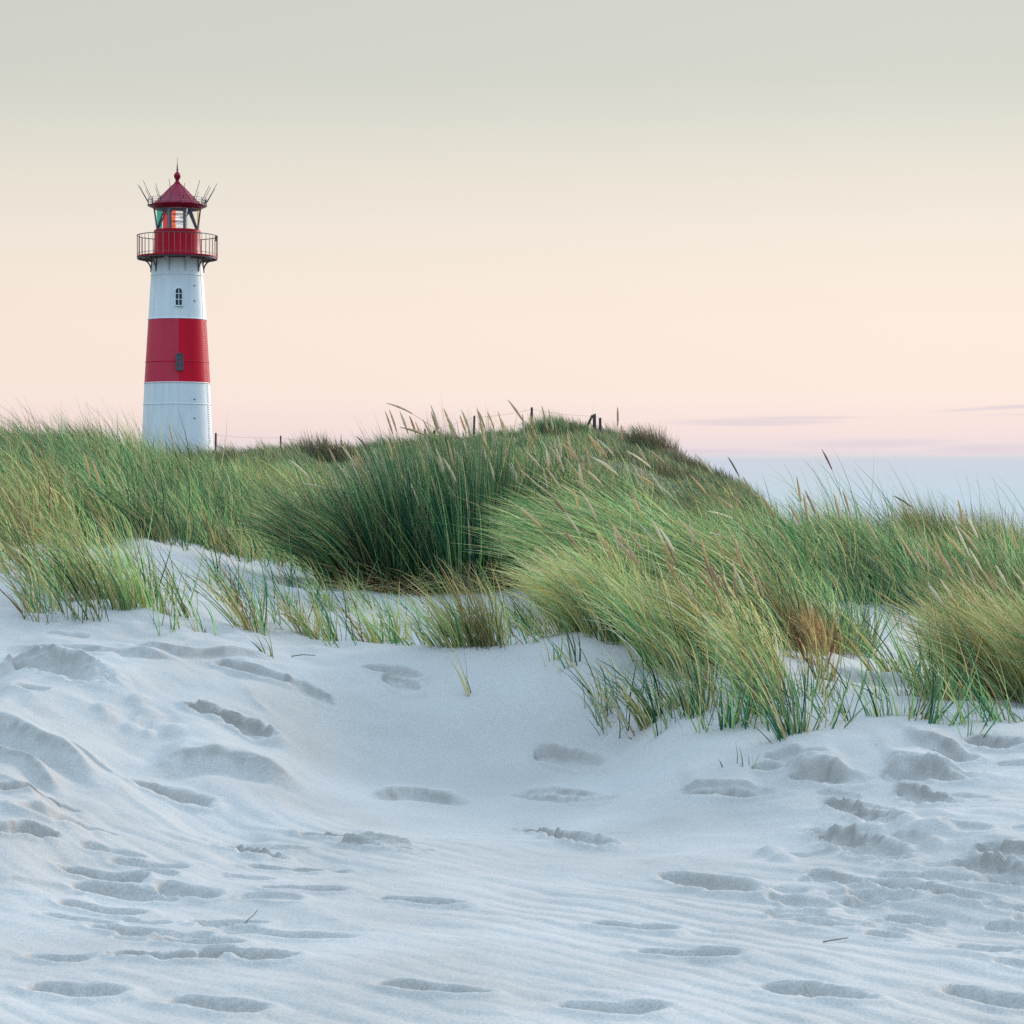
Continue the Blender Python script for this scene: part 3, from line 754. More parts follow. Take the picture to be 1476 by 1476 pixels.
for i in range(16):
    px = random.uniform(1385, 1520); Yb = random.uniform(16.2, 17.4); xb = at(px, Yb)
    add_stem(t4, (xb, Yb, float(gz(xb, Yb)[0])), random.uniform(.55, 1.05), (random.uniform(-.45, -.15), random.gauss(0, .06)), random.uniform(.1, .35), 0, random.uniform(.13, .24), random.uniform(.006, .0105), random.choice(['tan', 'gold', 'pale', 'pale']))
# T5: the loose yellow-green grass in front of the left dune
t5 = tussock('marram_tussock', 'loose yellow green grass spilling onto the sand at the far left', 'tussock', 'large grass tussocks', 80, Y=19.8)
B = Blades(); n = 1450
px = -60 + 262 * RNG.random(n); Yb = np.interp(px, [-60, 0, 60, 120, 180, 240], [19.6, 19.6, 19.6, 19.4, 19.3, 19.3]) + np.abs(RNG.normal(0, 1.0, n))
X = (px - CX) / F * Yb
out = np.stack([np.full(n, -.16) + RNG.normal(0, .2, n), RNG.normal(0, .2, n), np.zeros(n)], 1)
L = RNG.uniform(.3, .88, n) * np.interp(px, [-60, 60, 180, 240], [1.05, 1, .85, .7])
keep = fbm(X * 3., Yb * 2.4, 2, 151) > -.12
sprout(B, X[keep], Yb[keep], L[keep], RNG.uniform(.006, .011, n)[keep], 'olive', out[keep], .26, RNG.uniform(.4, 1., n)[keep], .3, 5)
leaves(t5, B)
for (px, Yb, L, lean, bend) in [(150, 20, .84, -.1, .1), (172, 20.2, .80, -.15, .15), (60, 20, .9, -.4, .4)]:
    xb = at(px, Yb)
    add_stem(t5, (xb, Yb, float(gz(xb, Yb)[0])), L, (lean, 0), bend, 0, .2, .011, 'gold')

# T6, T7: two on the right ridge
t6 = tussock('marram_tussock', 'bushy golden green tussock standing highest on the right ridge', 'tussock', 'large grass tussocks', 1410, Y=31.5)
B = Blades(); X, Y, ex, ey = fill_ellipse(3200, t6.location.x, t6.location.y, .62, .6)
sprout(B, X, Y, RNG.uniform(.75, 1.05, 3200), RNG.uniform(.007, .011, 3200), 'gold', np.stack([ex * .32, ey * .3, np.zeros(3200)], 1), .18, .3, .15, 5, bright=RNG.uniform(.55, .95, 3200))
leaves(t6, B)
t7 = tussock('marram_tussock', 'tangled green tussock with a rusty base at the back of the bare sand gully', 'tussock', 'large grass tussocks', 1195, Y=19.9)
B = Blades(); X, Y, ex, ey = fill_ellipse(420, t7.location.x, t7.location.y, .32, .5)
sprout(B, X, Y, RNG.uniform(.35, .85, 420), RNG.uniform(.006, .010, 420), 'fresh', np.stack([ex * .35, ey * .3, np.zeros(420)], 1), .24, .5, .4, 5)
X, Y, ex, ey = fill_ellipse(120, t7.location.x + .02, t7.location.y - .5, .14, .2)
sprout(B, X, Y, RNG.uniform(.15, .45, 120), RNG.uniform(.004, .007, 120), 'rust', np.stack([ex * .3, ey * .3, np.zeros(120)], 1), .25, .3, .2, 4)
leaves(t7, B)
for (px, Yb, L, lean, bend) in [(1205, 19.9, .95, -.25, .25), (1220, 20.2, 1.05, -.2, .2), (1235, 20.4, 1.0, -.12, .1), (1180, 20.3, .9, -.1, .05), (1170, 20.2, .95, -.25, .3)]:
    xb = at(px, Yb)
    add_stem(t7, (xb, Yb, float(gz(xb, Yb)[0])), L, (lean, 0), bend, 0, .2, .0105, 'tan')

# lone flowering stems that stand clear of the meadow
def lone(px, Y, L, lean, bend, droop, tone, label):
    X = at(px, Y); z = float(gz(X, Y)[0])
    r = empty('grass_stalk', (X, Y, z), label, 'grass stalk', 'single seed stalks on the dunes')
    add_stem(r, (X, Y, z), L, (lean, 0), bend, droop, .25, .010, tone)
    B = Blades(); n = 9
    sprout(B, np.full(n, X) + RNG.normal(0, .03, n), np.full(n, Y) + RNG.normal(0, .03, n), RNG.uniform(.4, .8, n), np.full(n, .007), 'green', None, .2, .6, .3)
    leaves(r, B)
lone(1105, 28, 1.05, -.25, .25, 0, 'grey', 'lone brown seed stalk where the far hill meets the sea haze')
lone(1232, 28, 1.22, -.06, .35, .05, 'rose', 'tall reddish seed stalk curving against the sea haze above the right ridge')
lone(1378, 29.5, 1.14, -.2, .75, .25, 'grey', 'seed stalk bent low beside the bushy golden tussock on the ridge')
lone(1165, 24.5, .86, -.05, .1, 0, 'gold', 'upright golden seed stalk on the green slope below the lone brown stalk')
lone(1245, 24.8, .84, -.12, .15, 0, 'gold', 'golden seed stalk in the dark green ridge grass below the tall reddish stalk')
lone(1130, 24, .86, -.3, .9, .45, 'pale', 'pale seed stalk hooked over to one side behind the wave of grass')
lone(1300, 22.5, .8, -.2, .3, 0, 'tan', 'tan seed stalk above the bare sand gully on the right')
lone(1405, 24, .88, -.1, .1, 0, 'gold', 'thin straight golden stalk standing behind the golden tussock at right')
lone(1120, 26, .84, -.2, .3, 0, 'tan', 'short tan seed stalk leaning on the middle slope')
lone(262, 30, .78, -.1, .1, 0, 'tan', 'single straw stalk rising from the grass under the lighthouse')


# ---- small tufts that stand singly on the bare sand
def tuft(px, py, hpx, n, spread, pal, label, lean=-.2, group=None, fan=.28, wind=.34, droop=.25, w=1., split=.0):
    X0, Y0 = on_ground(px, py)
    h = hpx / F * Y0
    z0 = float(gz(X0, Y0)[0])
    r = empty('grass_tuft', (X0, Y0, z0), label, 'grass tuft', group)
    B = Blades()
    X, Y, ex, ey = fill_ellipse(n, X0, Y0, spread, spread * .8)
    out = np.stack([ex * fan + lean * .75, ey * fan, np.zeros(n)], 1)
    sprout(B, X, Y, h * RNG.uniform(.4, 1.3, n), RNG.uniform(.007, .013, n) * w, pal, out, .16, wind, droop, 5)
    m = max(3, n // 3)
    X, Y, ex, ey = fill_ellipse(m, X0, Y0, spread * 1.9, spread * 1.5)
    sprout(B, X, Y, h * RNG.uniform(.4, 1.1, m), RNG.uniform(.004, .007, m), 'gold', np.stack([ex * fan + lean * .6, ey * fan, np.zeros(m)], 1), .25, wind, droop, 5)
    m = max(4, n // 3)                                    # dead leaf bases at the foot
    X, Y, ex, ey = fill_ellipse(m, X0, Y0, spread * 1.15, spread)
    sprout(B, X, Y, h * RNG.uniform(.08, .26, m), RNG.uniform(.006, .011, m), 'dry', np.stack([ex * .8, ey * .8, np.zeros(m)], 1), .4, .2, .4, 3, bright=np.full(m, .6))
    o = leaves(r, B); o['kind'] = 'thing'
    del o['kind']
    return r

GL, GM, GR, GF = 'grass tufts along the left sand edge', 'grass tufts along the middle sand crest', 'grass tufts below the straw fringe', 'grass tufts around the right sand gully'
TUFTS = [
    (8, 832, 100, 55, .10, 'olive', 'stubby tuft at the sand edge nearest the left border of the view', -.05, GL),
    (38, 842, 60, 14, .08, 'green', 'thin green tuft just right of the stubby edge tuft', -.3, GL),
    (72, 858, 110, 45, .14, 'green', 'curved green tuft bending over the smooth left sand bank', -.35, GL),
    (88, 855, 120, 60, .12, 'olive', 'thick olive tuft on the brow of the left sand bank', -.3, GL),
    (112, 866, 105, 40, .12, 'fresh', 'open fresh green tuft below the golden left seed head', -.25, GL),
    (132, 872, 110, 50, .12, 'green', 'dark stemmed tuft halfway along the left sand edge', -.3, GL),
    (150, 884, 80, 22, .10, 'fresh', 'low sparse tuft farthest forward on the left bank', -.1, GL),
    (165, 872, 125, 60, .10, 'olive', 'full yellow green tuft where the left sand edge turns down', -.15, GL),
    (180, 889, 130, 60, .08, 'olive', 'tall narrow tuft with straight stems on the turning sand edge', -.08, GL),
    (198, 890, 140, 70, .09, 'green', 'densest upright tuft in front of the bare sand hollow', -.15, GL),
    (213, 883, 130, 50, .09, 'fresh', 'green tuft with one bent white leaf beside the bare hollow', -.05, GL),
    (234, 893, 110, 34, .10, 'olive', 'slanting yellow tuft at the corner of the bare hollow', .12, GL),
    (248, 880, 95, 22, .10, 'fresh', 'loose few-bladed tuft inside the bare hollow', .05, GL),
    (275, 898, 120, 26, .08, 'fresh', 'tuft with wide spread leaves and pale cut tips', .02, GL),
    (298, 910, 90, 14, .10, 'fresh', 'three or four long leaves lying toward the sand crest', -.3, GL),
    (330, 880, 80, 14, .09, 'green', 'short tuft deep in the hollow behind the spread leaves', .1, GL),
    (366, 914, 150, 48, .09, 'olive', 'tall arching tuft standing alone on the sand crest', -.25, GL),
    (378, 905, 110, 26, .10, 'fresh', 'bushy pale green tuft behind the tall arching one', .15, GL),
    (388, 948, 75, 12, .05, 'fresh', 'dark thin tuft lowest on the sand slope at the left', -.22, GL),
    (405, 880, 60, 16, .12, 'green', 'small blue green tuft with curled leaves in the hollow', .0, GL),
    (428, 905, 85, 16, .08, 'olive', 'thin tuft leaning right over the crest', .25, GL),
    (446, 912, 70, 55, .07, 'gold', 'compact dry golden tuft on the crest', .0, GM),
    (470, 918, 90, 24, .12, 'olive', 'sparse tuft between the dry golden one and the middle crest', -.3, GM),
    (498, 922, 75, 26, .14, 'fresh', 'low spreading green tuft on the crest', -.25, GM),
    (545, 926, 85, 75, .11, 'gold', 'small yellow tuft beneath the tall dark tussock', -.2, GM),
    (565, 928, 70, 40, .10, 'olive', 'olive tuft touching the small yellow one', -.1, GM),
    (600, 930, 80, 26, .12, 'green', 'thin grey green tuft in the middle of the crest', -.35, GM),
    (642, 932, 80, 40, .12, 'fresh', 'blue green tuft at the left end of the yellow row', -.35, GM),
    (664, 932, 110, 85, .13, 'gold', 'large yellow tuft in the crest row', -.3, GM),
    (690, 932, 105, 90, .13, 'olive', 'broad yellow green tuft in the crest row', -.25, GM),
    (712, 932, 95, 80, .11, 'gold', 'bright yellow tuft closing the crest row at the right', -.2, GM),
    (678, 1004, 85, 5, .02, 'fresh', 'few faint blades alone on the smooth sand face', -.1, GM),
    (752, 905, 90, 12, .08, 'green', 'thin dark stems before the small sand mound', -.05, GM),
    (775, 915, 90, 16, .08, 'olive', 'thin olive stems at the foot of the small sand mound', -.2, GM),
    (800, 955, 50, 9, .04, 'fresh', 'short upright tuft left of the straw fringe', -.08, GR),
    (825, 960, 80, 16, .05, 'fresh', 'taller upright tuft left of the straw fringe', -.05, GR),
    (922, 1056, 75, 10, .03, 'fresh', 'narrow leaning tuft farthest forward on the smooth face', -.2, GR),
    (940, 1042, 125, 60, .07, 'fresh', 'tall blue green tuft hanging down the sand face', -.18, GR),
    (952, 1060, 70, 9, .03, 'fresh', 'two or three short stems beside the tall blue green tuft', -.02, GR),
    (985, 1018, 100, 30, .08, 'olive', 'olive tuft between the two hanging rows', -.2, GR),
    (1003, 1034, 115, 55, .08, 'fresh', 'green tuft with straw tips in the middle of the hanging row', -.15, GR),
    (1025, 1026, 85, 24, .07, 'olive', 'slim yellowish tuft in the hanging row', -.1, GR),
    (1056, 1050, 115, 60, .09, 'fresh', 'fan shaped green tuft in the hanging row', .08, GR),
    (1090, 1030, 110, 45, .06, 'olive', 'upright olive tuft at the end of the straw fringe', -.05, GR),
    (1118, 1010, 110, 60, .10, 'olive', 'dense olive tuft under the rusty dead leaves', -.05, GR),
    (1104, 1050, 60, 8, .04, 'fresh', 'tiny tuft of a few leaves under the dense olive one', -.2, GR),
    (1136, 1070, 115, 40, .07, 'fresh', 'forked green tuft at the foot of the slope', -.1, GR),
    (1150, 1066, 110, 36, .07, 'fresh', 'green tuft leaning right at the foot of the slope', .2, GR),
    (1172, 1010, 120, 45, .10, 'green', 'dark tuft beside the rusty dead base', .15, GR),
    (1187, 975, 75, 36, .07, 'rust', 'rusty brown dead tuft at the mouth of the sand gully', .05, GF),
    (1165, 952, 60, 50, .12, 'rust', 'matted rusty tuft under the end of the wave of grass', -.05, GF),
    (1230, 945, 120, 34, .06, 'green', 'straight dark tuft inside the sand gully', -.02, GF),
    (1214, 935, 90, 22, .05, 'olive', 'slender olive tuft inside the sand gully', .05, GF),
    (1252, 935, 75, 9, .04, 'green', 'crooked single stems at the back of the sand gully', .2, GF),
    (1190, 1060, 100, 12, .10, 'fresh', 'long blades arching right across the lower sand', .5, GF),
    (1205, 1030, 75, 14, .08, 'fresh', 'pair of arching blades beyond the lower sand', .6, GF),
    (1270, 1036, 110, 30, .07, 'fresh', 'green tuft in front of the gully with spreading leaves', .1, GF),
    (1282, 985, 100, 26, .08, 'olive', 'open tuft on the right wall of the gully', -.2, GF),
    (1312, 985, 125, 42, .10, 'fresh', 'arched green tuft left of the golden tussock', -.35, GF),
    (1345, 1008, 135, 60, .10, 'green', 'tall green tuft touching the golden tussock', -.2, GF),
    (1360, 1012, 120, 60, .10, 'olive', 'olive tuft under the golden tussock', -.1, GF),
    (1306, 1036, 80, 24, .08, 'fresh', 'low tuft with leaves swept right on the front sand', .45, GF),
    (1322, 1044, 85, 26, .09, 'fresh', 'second swept tuft with longer leaves on the front sand', .6, GF),
    (1352, 1052, 90, 20, .08, 'fresh', 'flattened green tuft bowing across the front sand', .75, GF),
    (1400, 1070, 75, 6, .03, 'fresh', 'two long blades bent over near the dark scuffed print', .8, GF),
    (1450, 1045, 70, 14, .08, 'olive', 'pale tuft below the golden tussock near the right border of the view', -.4, GF),
    (1215, 1073, 18, 4, .02, 'fresh', 'tiny sprout on the right sand', -.05, GF),
    (1270, 1086, 24, 3, .015, 'fresh', 'tiny leaning sprout beside the long sand crack', -.2, GF),
    (1060, 1112, 45, 7, .08, 'fresh', 'faint flat tuft in the dip below the hanging row', .0, GF),
]
for a in TUFTS:
    px, py, hpx, n, spread, pal, label, lean, group = a
    tuft(px, py, hpx, int(n * (.62 if group == GL else .68)), spread, pal, label, lean, group)


def scatter(n, region, Lr, pal, label, lean=-.2):
    px = RNG.uniform(region[0], region[1], n * 3); py = RNG.uniform(region[2], region[3], n * 3)
    P_ = np.array([on_ground(a, b) for a, b in zip(px, py)])
    P_ = P_[fbm(P_[:, 0] * 2.2, P_[:, 1] * 1.6, 2, 181) > -.05][:n]
    k = RNG.integers(1, 6, len(P_)); X = np.repeat(P_[:, 0], k) + RNG.normal(0, .025, k.sum()); Y = np.repeat(P_[:, 1], k) + RNG.normal(0, .025, k.sum())
    m = len(X); B = Blades()
    sprout(B, X, Y, RNG.uniform(*Lr, m), RNG.uniform(.005, .010, m), pal, np.stack([RNG.normal(lean, .25, m), RNG.normal(0, .2, m), np.zeros(m)], 1), .2, .35, .3, 5)
    tag(B.build('sparse_dune_grass', GRASS), label, 'grass', kind='stuff')
scatter(95, (225, 480, 835, 915), (.18, .60), 'fresh', 'thin single blades scattered over the bare sand hollow at left')
scatter(120, (470, 800, 868, 928), (.15, .50), 'olive', 'thin pale blades scattered over the sand shelf under the dark tussock')
scatter(90, (40, 235, 845, 900), (.2, .65), 'olive', 'loose single stems along the left sand bank')
scatter(75, (1120, 1476, 985, 1065), (.18, .55), 'fresh', 'loose single stems spread down the right slope of sand')
scatter(70, (860, 1150, 1000, 1060), (.2, .55), 'fresh', 'loose single stems below the straw fringe')


# ---- dark heather on the crests of the far hill
def heather(px, Y, rx, h, label, pal='heath', n=900, group='dark heather clumps on the far hill'):
    X0 = at(px, Y); z0 = float(gz(X0, Y)[0])
    r = empty('grass_hummock' if group is None else 'heather_clump', (X0, Y, z0), label, 'heather', group)
    B = Blades()
    rx *= 1.15; h *= 1.15; n = int(n * 2)
    X, Y2, ex, ey = fill_ellipse(n, X0, Y, rx, rx * .9)
    L = h * (1.05 - .6 * (ex ** 2 + ey ** 2)) * RNG.uniform(.5, 1.15, n)
    sprout(B, X, Y2, L, RNG.uniform(.012, .022, n), pal, np.stack([ex * .4, ey * .4, np.zeros(n)], 1), .35, .3, .1, 3)
    o = leaves(r, B)
    return r
heather(448, 66, 1.0, .62, 'dark clump on the ridge right of the second fence post', n=1300)
heather(352, 58, .8, .55, 'dark clump just right of the lighthouse foot', n=900)
heather(145, 41, .75, .80, 'brown tangled clump on the crest of the left dune', n=900)
heather(30, 38, .6, .75, 'brown tipped clump on the crest at the far left', n=700)
heather(806, 81, .85, .85, 'green rounded hummock between the fence and its braced corner', 'far', 2400, None)['category'] = 'hummock'
heather(735, 80, .5, .45, 'small low green hummock behind the seed heads', 'far', 500, None)['category'] = 'hummock'
heather(948, 77, .75, .75, 'tallest dark clump, where the far hill starts to fall to the sea', n=1100)
heather(975, 76, .6, .52, 'rounded dark clump below the tallest one on the hill edge', n=800)
heather(1002, 75.5, .5, .48, 'dark clump halfway down the hill edge', n=700)
heather(1042, 73.5, .55, .45, 'flat dark clump low on the hill edge', n=700)
heather(1078, 71, .45, .46, 'small pointed dark clump at the foot of the hill edge', n=500)
heather(930, 62, .9, .35, 'low dusky patch on the face of the far hill', n=700)
heather(1010, 62, 1.3, .35, 'wide dusky patch under the clumps of the hill edge', n=1300)
heather(390, 60, 1.0, .40, 'low brown patch in the dip between lighthouse and middle ridge', n=900)


# ------------------------------------------------------------------ lighthouse
YL = 95.0; K = YL / F; XL = at(255.6, YL)
def zl(py): return (CY - py) * K + ZC
base_l = float(gz(XL, YL)[0]) - .3
WHITE = paint('white_tower_paint', (.75, .76, .75), .45, .09, 3.0)
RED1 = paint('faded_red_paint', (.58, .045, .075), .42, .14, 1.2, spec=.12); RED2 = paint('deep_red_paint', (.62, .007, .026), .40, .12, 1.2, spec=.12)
REDD = paint('dark_red_paint', (.42, .006, .022), .38, .12, 1.5, spec=.12); MAROON = paint('maroon_roof_paint', (.27, .012, .034), .38, .18, 2., spec=.12)
RUSTY = paint('rusty_iron', (.26, .14, .12), .6, .2, 4, False, spec=.2)
IRON = paint('dark_iron', (.075, .058, .056), .5, .2, 4, False); GREYM = paint('grey_metal', (.13, .12, .13), .4, .2, 4, False, .3)
DARKG = paint('dark_window_glass', (.012, .02, .03), .08, .1, 2, False); SLATE = paint('slate_shutter', (.11, .085, .095), .5, .15, 4, False)
OCHRE = paint('pale_metal', (.5, .48, .46), .4, .1, 4, False)
lh = empty('lighthouse', (XL, YL, base_l), 'white lighthouse with a red middle band, red lantern room and railed gallery', 'lighthouse')
lh.rotation_euler.z = math.atan2(-XL, YL)        # its door side looks down to the beach path
def P(x): return x * K
def Z(py): return zl(py) - base_l
def rad(py): return P(float(np.interp(py, [372, 397, 461, 553, 640, 700], [35.6, 37.6, 41.6, 47.2, 50.9, 53.2])))
def lp(mb, name, mat, parent=None, **k): return mb.build(name, mat, parent or lh, **k)
def band(y0, y1, a0=0., a1=2 * math.pi, n=96, grow=0., steps=14):
    m = MB(); m.lathe([(rad(y) + grow, Z(y)) for y in np.linspace(y0, y1, steps)], a0, a1, n); return m
lw = lp(band(553, 668), 'lower_shaft', WHITE)
m = MB(); m.ring(rad(583.5) + .002, Z(583.5), .016, 96); lp(m, 'plate_seam', WHITE, lw)
uw = lp(band(374, 461), 'upper_shaft', WHITE)
m = MB(); m.ring(rad(398) + .002, Z(398), .018, 96); lp(m, 'plate_seam', WHITE, uw)
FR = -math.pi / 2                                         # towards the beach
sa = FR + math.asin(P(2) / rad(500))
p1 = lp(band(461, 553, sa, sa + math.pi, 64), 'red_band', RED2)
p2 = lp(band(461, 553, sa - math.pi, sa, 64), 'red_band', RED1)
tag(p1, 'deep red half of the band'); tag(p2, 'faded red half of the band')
m = MB(); m.ring(rad(522.6) + .002, Z(522.6), .017, 96); lp(m, 'plate_seam', RED2, p1)
m = MB()
for y in (461, 553): m.ring(rad(y) + .001, Z(y), .022, 96)
lp(m, 'white_trim', WHITE, uw)
# rows of rivets beside the ladder side
m = MB()
for y in np.arange(465, 640, 3.4):
    a = FR + R(66); r = rad(y); m.box((r * math.cos(a), r * math.sin(a), Z(y)), (.035, .035, .03))
lp(m, 'rivet_row', GREYM, lw)
m = MB()
for y in (577, 604, 436, 414):
    a = FR + math.asin(P(27) / rad(y) * .9); r = rad(y); m.box((r * math.cos(a), r * math.sin(a), Z(y)), (.07, .05, .03))
lp(m, 'step_bolt', GREYM, lw)
m = MB()
for k in range(6):
    a = FR + R(2 + 60 * k); m.tube([(rad(y) * math.cos(a), rad(y) * math.sin(a), Z(y)) for y in np.linspace(376, 460, 6)], .009, 4)
lp(m, 'plate_joint', WHITE, uw)
m = MB()
for k in range(6):
    a = FR + R(2 + 60 * k); m.tube([(rad(y) * math.cos(a), rad(y) * math.sin(a), Z(y)) for y in np.linspace(554, 660, 6)], .009, 4)
lp(m, 'plate_joint', WHITE, lw)

def arch(w, h, n=10):
    r = w / 2; return [(-r, 0), (r, 0)] + [(r * math.cos(math.pi * i / n), h - r + r * math.sin(math.pi * i / n)) for i in range(n + 1)]
def prism(pts, y0, y1):
    m = MB(); n = len(pts)
    m.add([(x, y0, z) for x, z in pts] + [(x, y1, z) for x, z in pts], [tuple(range(n)), tuple(range(2 * n - 1, n - 1, -1))] + [(i, i + n, (i + 1) % n + n, (i + 1) % n) for i in range(n)])
    return m
def ringprism(o, i_, y0, y1):
    m = MB(); n = len(o)
    m.add([(x, y0, z) for x, z in o] + [(x, y0, z) for x, z in i_] + [(x, y1, z) for x, z in o] + [(x, y1, z) for x, z in i_],
          [(j, (j + 1) % n, (j + 1) % n + n, j + n) for j in range(n)] + [(j, j + 2 * n, (j + 1) % n + 2 * n, (j + 1) % n) for j in range(n)] + [(j + n, (j + 1) % n + n, (j + 1) % n + 3 * n, j + 3 * n) for j in range(n)])
    return m
def window(xpx, ytop, ybot, wpx, frame_m, glass_m, bars_m, fw=1.5, lab=None):
    yc = (ytop + ybot) / 2
    w = P(wpx); h = P(ybot - ytop); x0 = P(xpx - 255.6)
    lean = math.atan((rad(ybot) - rad(ytop)) / h)
    r = rad(ybot); yb = -math.sqrt(r * r - x0 * x0)
    T = Matrix.Translation((x0, yb, Z(ybot))) @ Matrix.Rotation(-lean, 4, 'X') @ Matrix.Rotation(math.asin(x0 / r), 4, 'Z')
    def put(mb, name, mat, parent=None):
        mb.v = [tuple(T @ Vector(v)) for v in mb.v]
        return mb.build(name, mat, parent or lh, smooth=False)
    t = P(fw)
    o = arch(w + 2 * t, h + 2 * t); o = [(x, z - t) for x, z in o]
    fr = put(ringprism(o, arch(w, h), -.05, .06), 'window', frame_m)
    if lab: tag(fr, lab)
    put(prism(arch(w, h), -.012, .04), 'pane', glass_m, fr)
    b = MB(); b.box((0, -.022, h / 2), (P(.9), .03, h - .01))
    for q in (.34, .68): b.box((0, -.020, h * q), (w, .03, P(.9)))
    put(b, 'glazing_bar', bars_m, fr)
window(257.6, 418.5, 443, 9, WHITE, DARKG, WHITE)
window(258.8, 512, 535.5, 9, SLATE, SLATE, GREYM, .9, 'slate grey shuttered window')

# gallery
m = MB(); m.lathe([(rad(374) * .9, Z(372.4)), (P(57), Z(371.8)), (P(58), Z(371.6)), (P(58), Z(369.8)), (P(33), Z(369.6))], n=72)
gal = lp(m, 'gallery_floor', REDD)
m = MB(); m.ring(P(56.6), Z(373.2), .03, 72); m.ring(P(46), Z(373.4), .025, 72); lp(m, 'floor_ring', IRON, gal)
for k in range(10):
    a = FR + R(18 + 36 * k); c, s = math.cos(a), math.sin(a)
    pts = []
    for i in range(9):
        t = i / 8; rr = P(55) + (rad(390) + .01 - P(55)) * math.sin(t * math.pi / 2); z = Z(373) + (Z(391) - Z(373)) * (1 - math.cos(t * math.pi / 2))
        pts.append((rr * c, rr * s, z))
    m = MB(); m.tube(pts, .028, 6); m.tube([(rad(374) * c, rad(374) * s, Z(374.2)), (P(56) * c, P(56) * s, Z(374.2))], .025, 6)
    m.tube([((rad(393) + .02) * c, (rad(393) + .02) * s, Z(393)), ((rad(376) + .02) * c, (rad(376) + .02) * s, Z(376))], .02, 6)
    lp(m, 'bracket', OCHRE if k in (0, 9) else GREYM)
m = MB(); m.ring(P(57.5), Z(340.2), .017, 72); m.ring(P(57.5), Z(366.5), .009, 72)
rail = lp(m, 'railing', IRON)
for k in range(44):
    a = 2 * math.pi * (k + .5) / 44; c, s = math.cos(a) * P(57.5), math.sin(a) * P(57.5)
    m = MB(); m.tube([(c, s, Z(370)), (c, s, Z(340.2))], .017 if k % 6 == 0 else .008, 5); lp(m, 'baluster', RUSTY, rail)
m = MB(); a = FR + R(80); m.box((P(56.5) * math.cos(a), P(56.5) * math.sin(a), Z(344)), (.09, .12, .2)); lp(m, 'junction_box', IRON)
# lantern room
m = MB(); m.lathe([(P(34.4), Z(370)), (P(34.2), Z(366)), (P(33.6), Z(364)), (P(32.9), Z(337)), (P(33.6), Z(336.4)), (P(33.6), Z(332.6)), (P(32.6), Z(332)), (P(26), Z(331.8))], n=72)
lp(m, 'lantern_wall', REDD)
CLEAR = clear_mat('clear_glass', (.97, .98, .98), .06)
m = MB(); m.lathe([(P(32.4), Z(332.2)), (P(32.4), Z(302))], n=64); lp(m, 'lantern_glass', CLEAR)
bars = [(-60, -32), (-60, -92), (57, 29), (60, 33), (60, 90), (180, 150), (180, 210), (120, 90), (120, 150), (-120, -90), (-120, -150), (63, 86)]
for ab, at_ in bars:
    b_, t_ = FR + R(ab), FR + R(at_); r = P(33)
    pts = []
    for i in range(7):
        q = i / 6; pts.append((r * (math.cos(b_) * (1 - q) + math.cos(t_) * q), r * (math.sin(b_) * (1 - q) + math.sin(t_) * q), Z(332) + (Z(302) - Z(332)) * q))
    m = MB(); m.tube(pts, .03, 6); lp(m, 'glazing_bar', IRON if ab != 180 else GREYM)
def sector(a0, a1, col, label, r=29.5):
    m = MB(); m.lathe([(P(r), Z(332)), (P(r), Z(302.5)), (P(r) - .02, Z(302.5)), (P(r) - .02, Z(332))], FR + R(a0), FR + R(a1), 16)
    tag(lp(m, 'colour_screen', clear_mat('screen_' + label.split()[0], col, .05)), label)
sector(-84, -48, (.06, .62, .54), 'green glass screen'); sector(-44, -27, (.80, .02, .06), 'red glass screen'); sector(-26, -21, (.92, .90, .9), 'white glass screen')
sector(72, 86, (.86, .58, .24), 'amber glass screen', 30.5)
m = MB(); m.lathe([(0.01, Z(300)), (P(16), Z(300)), (P(15), Z(304)), (P(14.2), Z(308)), (P(14.2), Z(331.9))], FR + R(35), FR + R(325), 40)
opt = lp(m, 'lens_housing', paint('grey_lens_housing', (.16, .16, .18), .3, .2, 3, False, .5))
m = MB()
for sgn in (-1, 1):
    a = FR + R(48 * sgn); m.box((P(13.4) * math.cos(a), P(13.4) * math.sin(a), (Z(331.9) + Z(303)) / 2), (P(3.4), P(2.5), Z(303) - Z(331.9)), None)
lp(m, 'lens_frame', GREYM, opt)
prof = []
for i in range(25):
    q = i / 24; y = 331.5 - 27.5 * q; bul = math.sin(math.pi * q); prof.append((P(7.6 + 3.0 * bul + (.8 if i % 2 else 0)), Z(y)))
m = MB(); m.lathe(prof, FR - R(14), FR + R(70), 18); tag(lp(m, 'lens', lamp_mat('lit_lens_white', (1., .90, .84), .62), opt, ang=80), 'bright white side of the ribbed lens')
m = MB(); m.lathe(prof, FR - R(72), FR - R(14), 14); tag(lp(m, 'lens', lamp_mat('lit_lens_orange', (1., .16, .045), .75), opt, ang=80), 'orange red side of the ribbed lens')
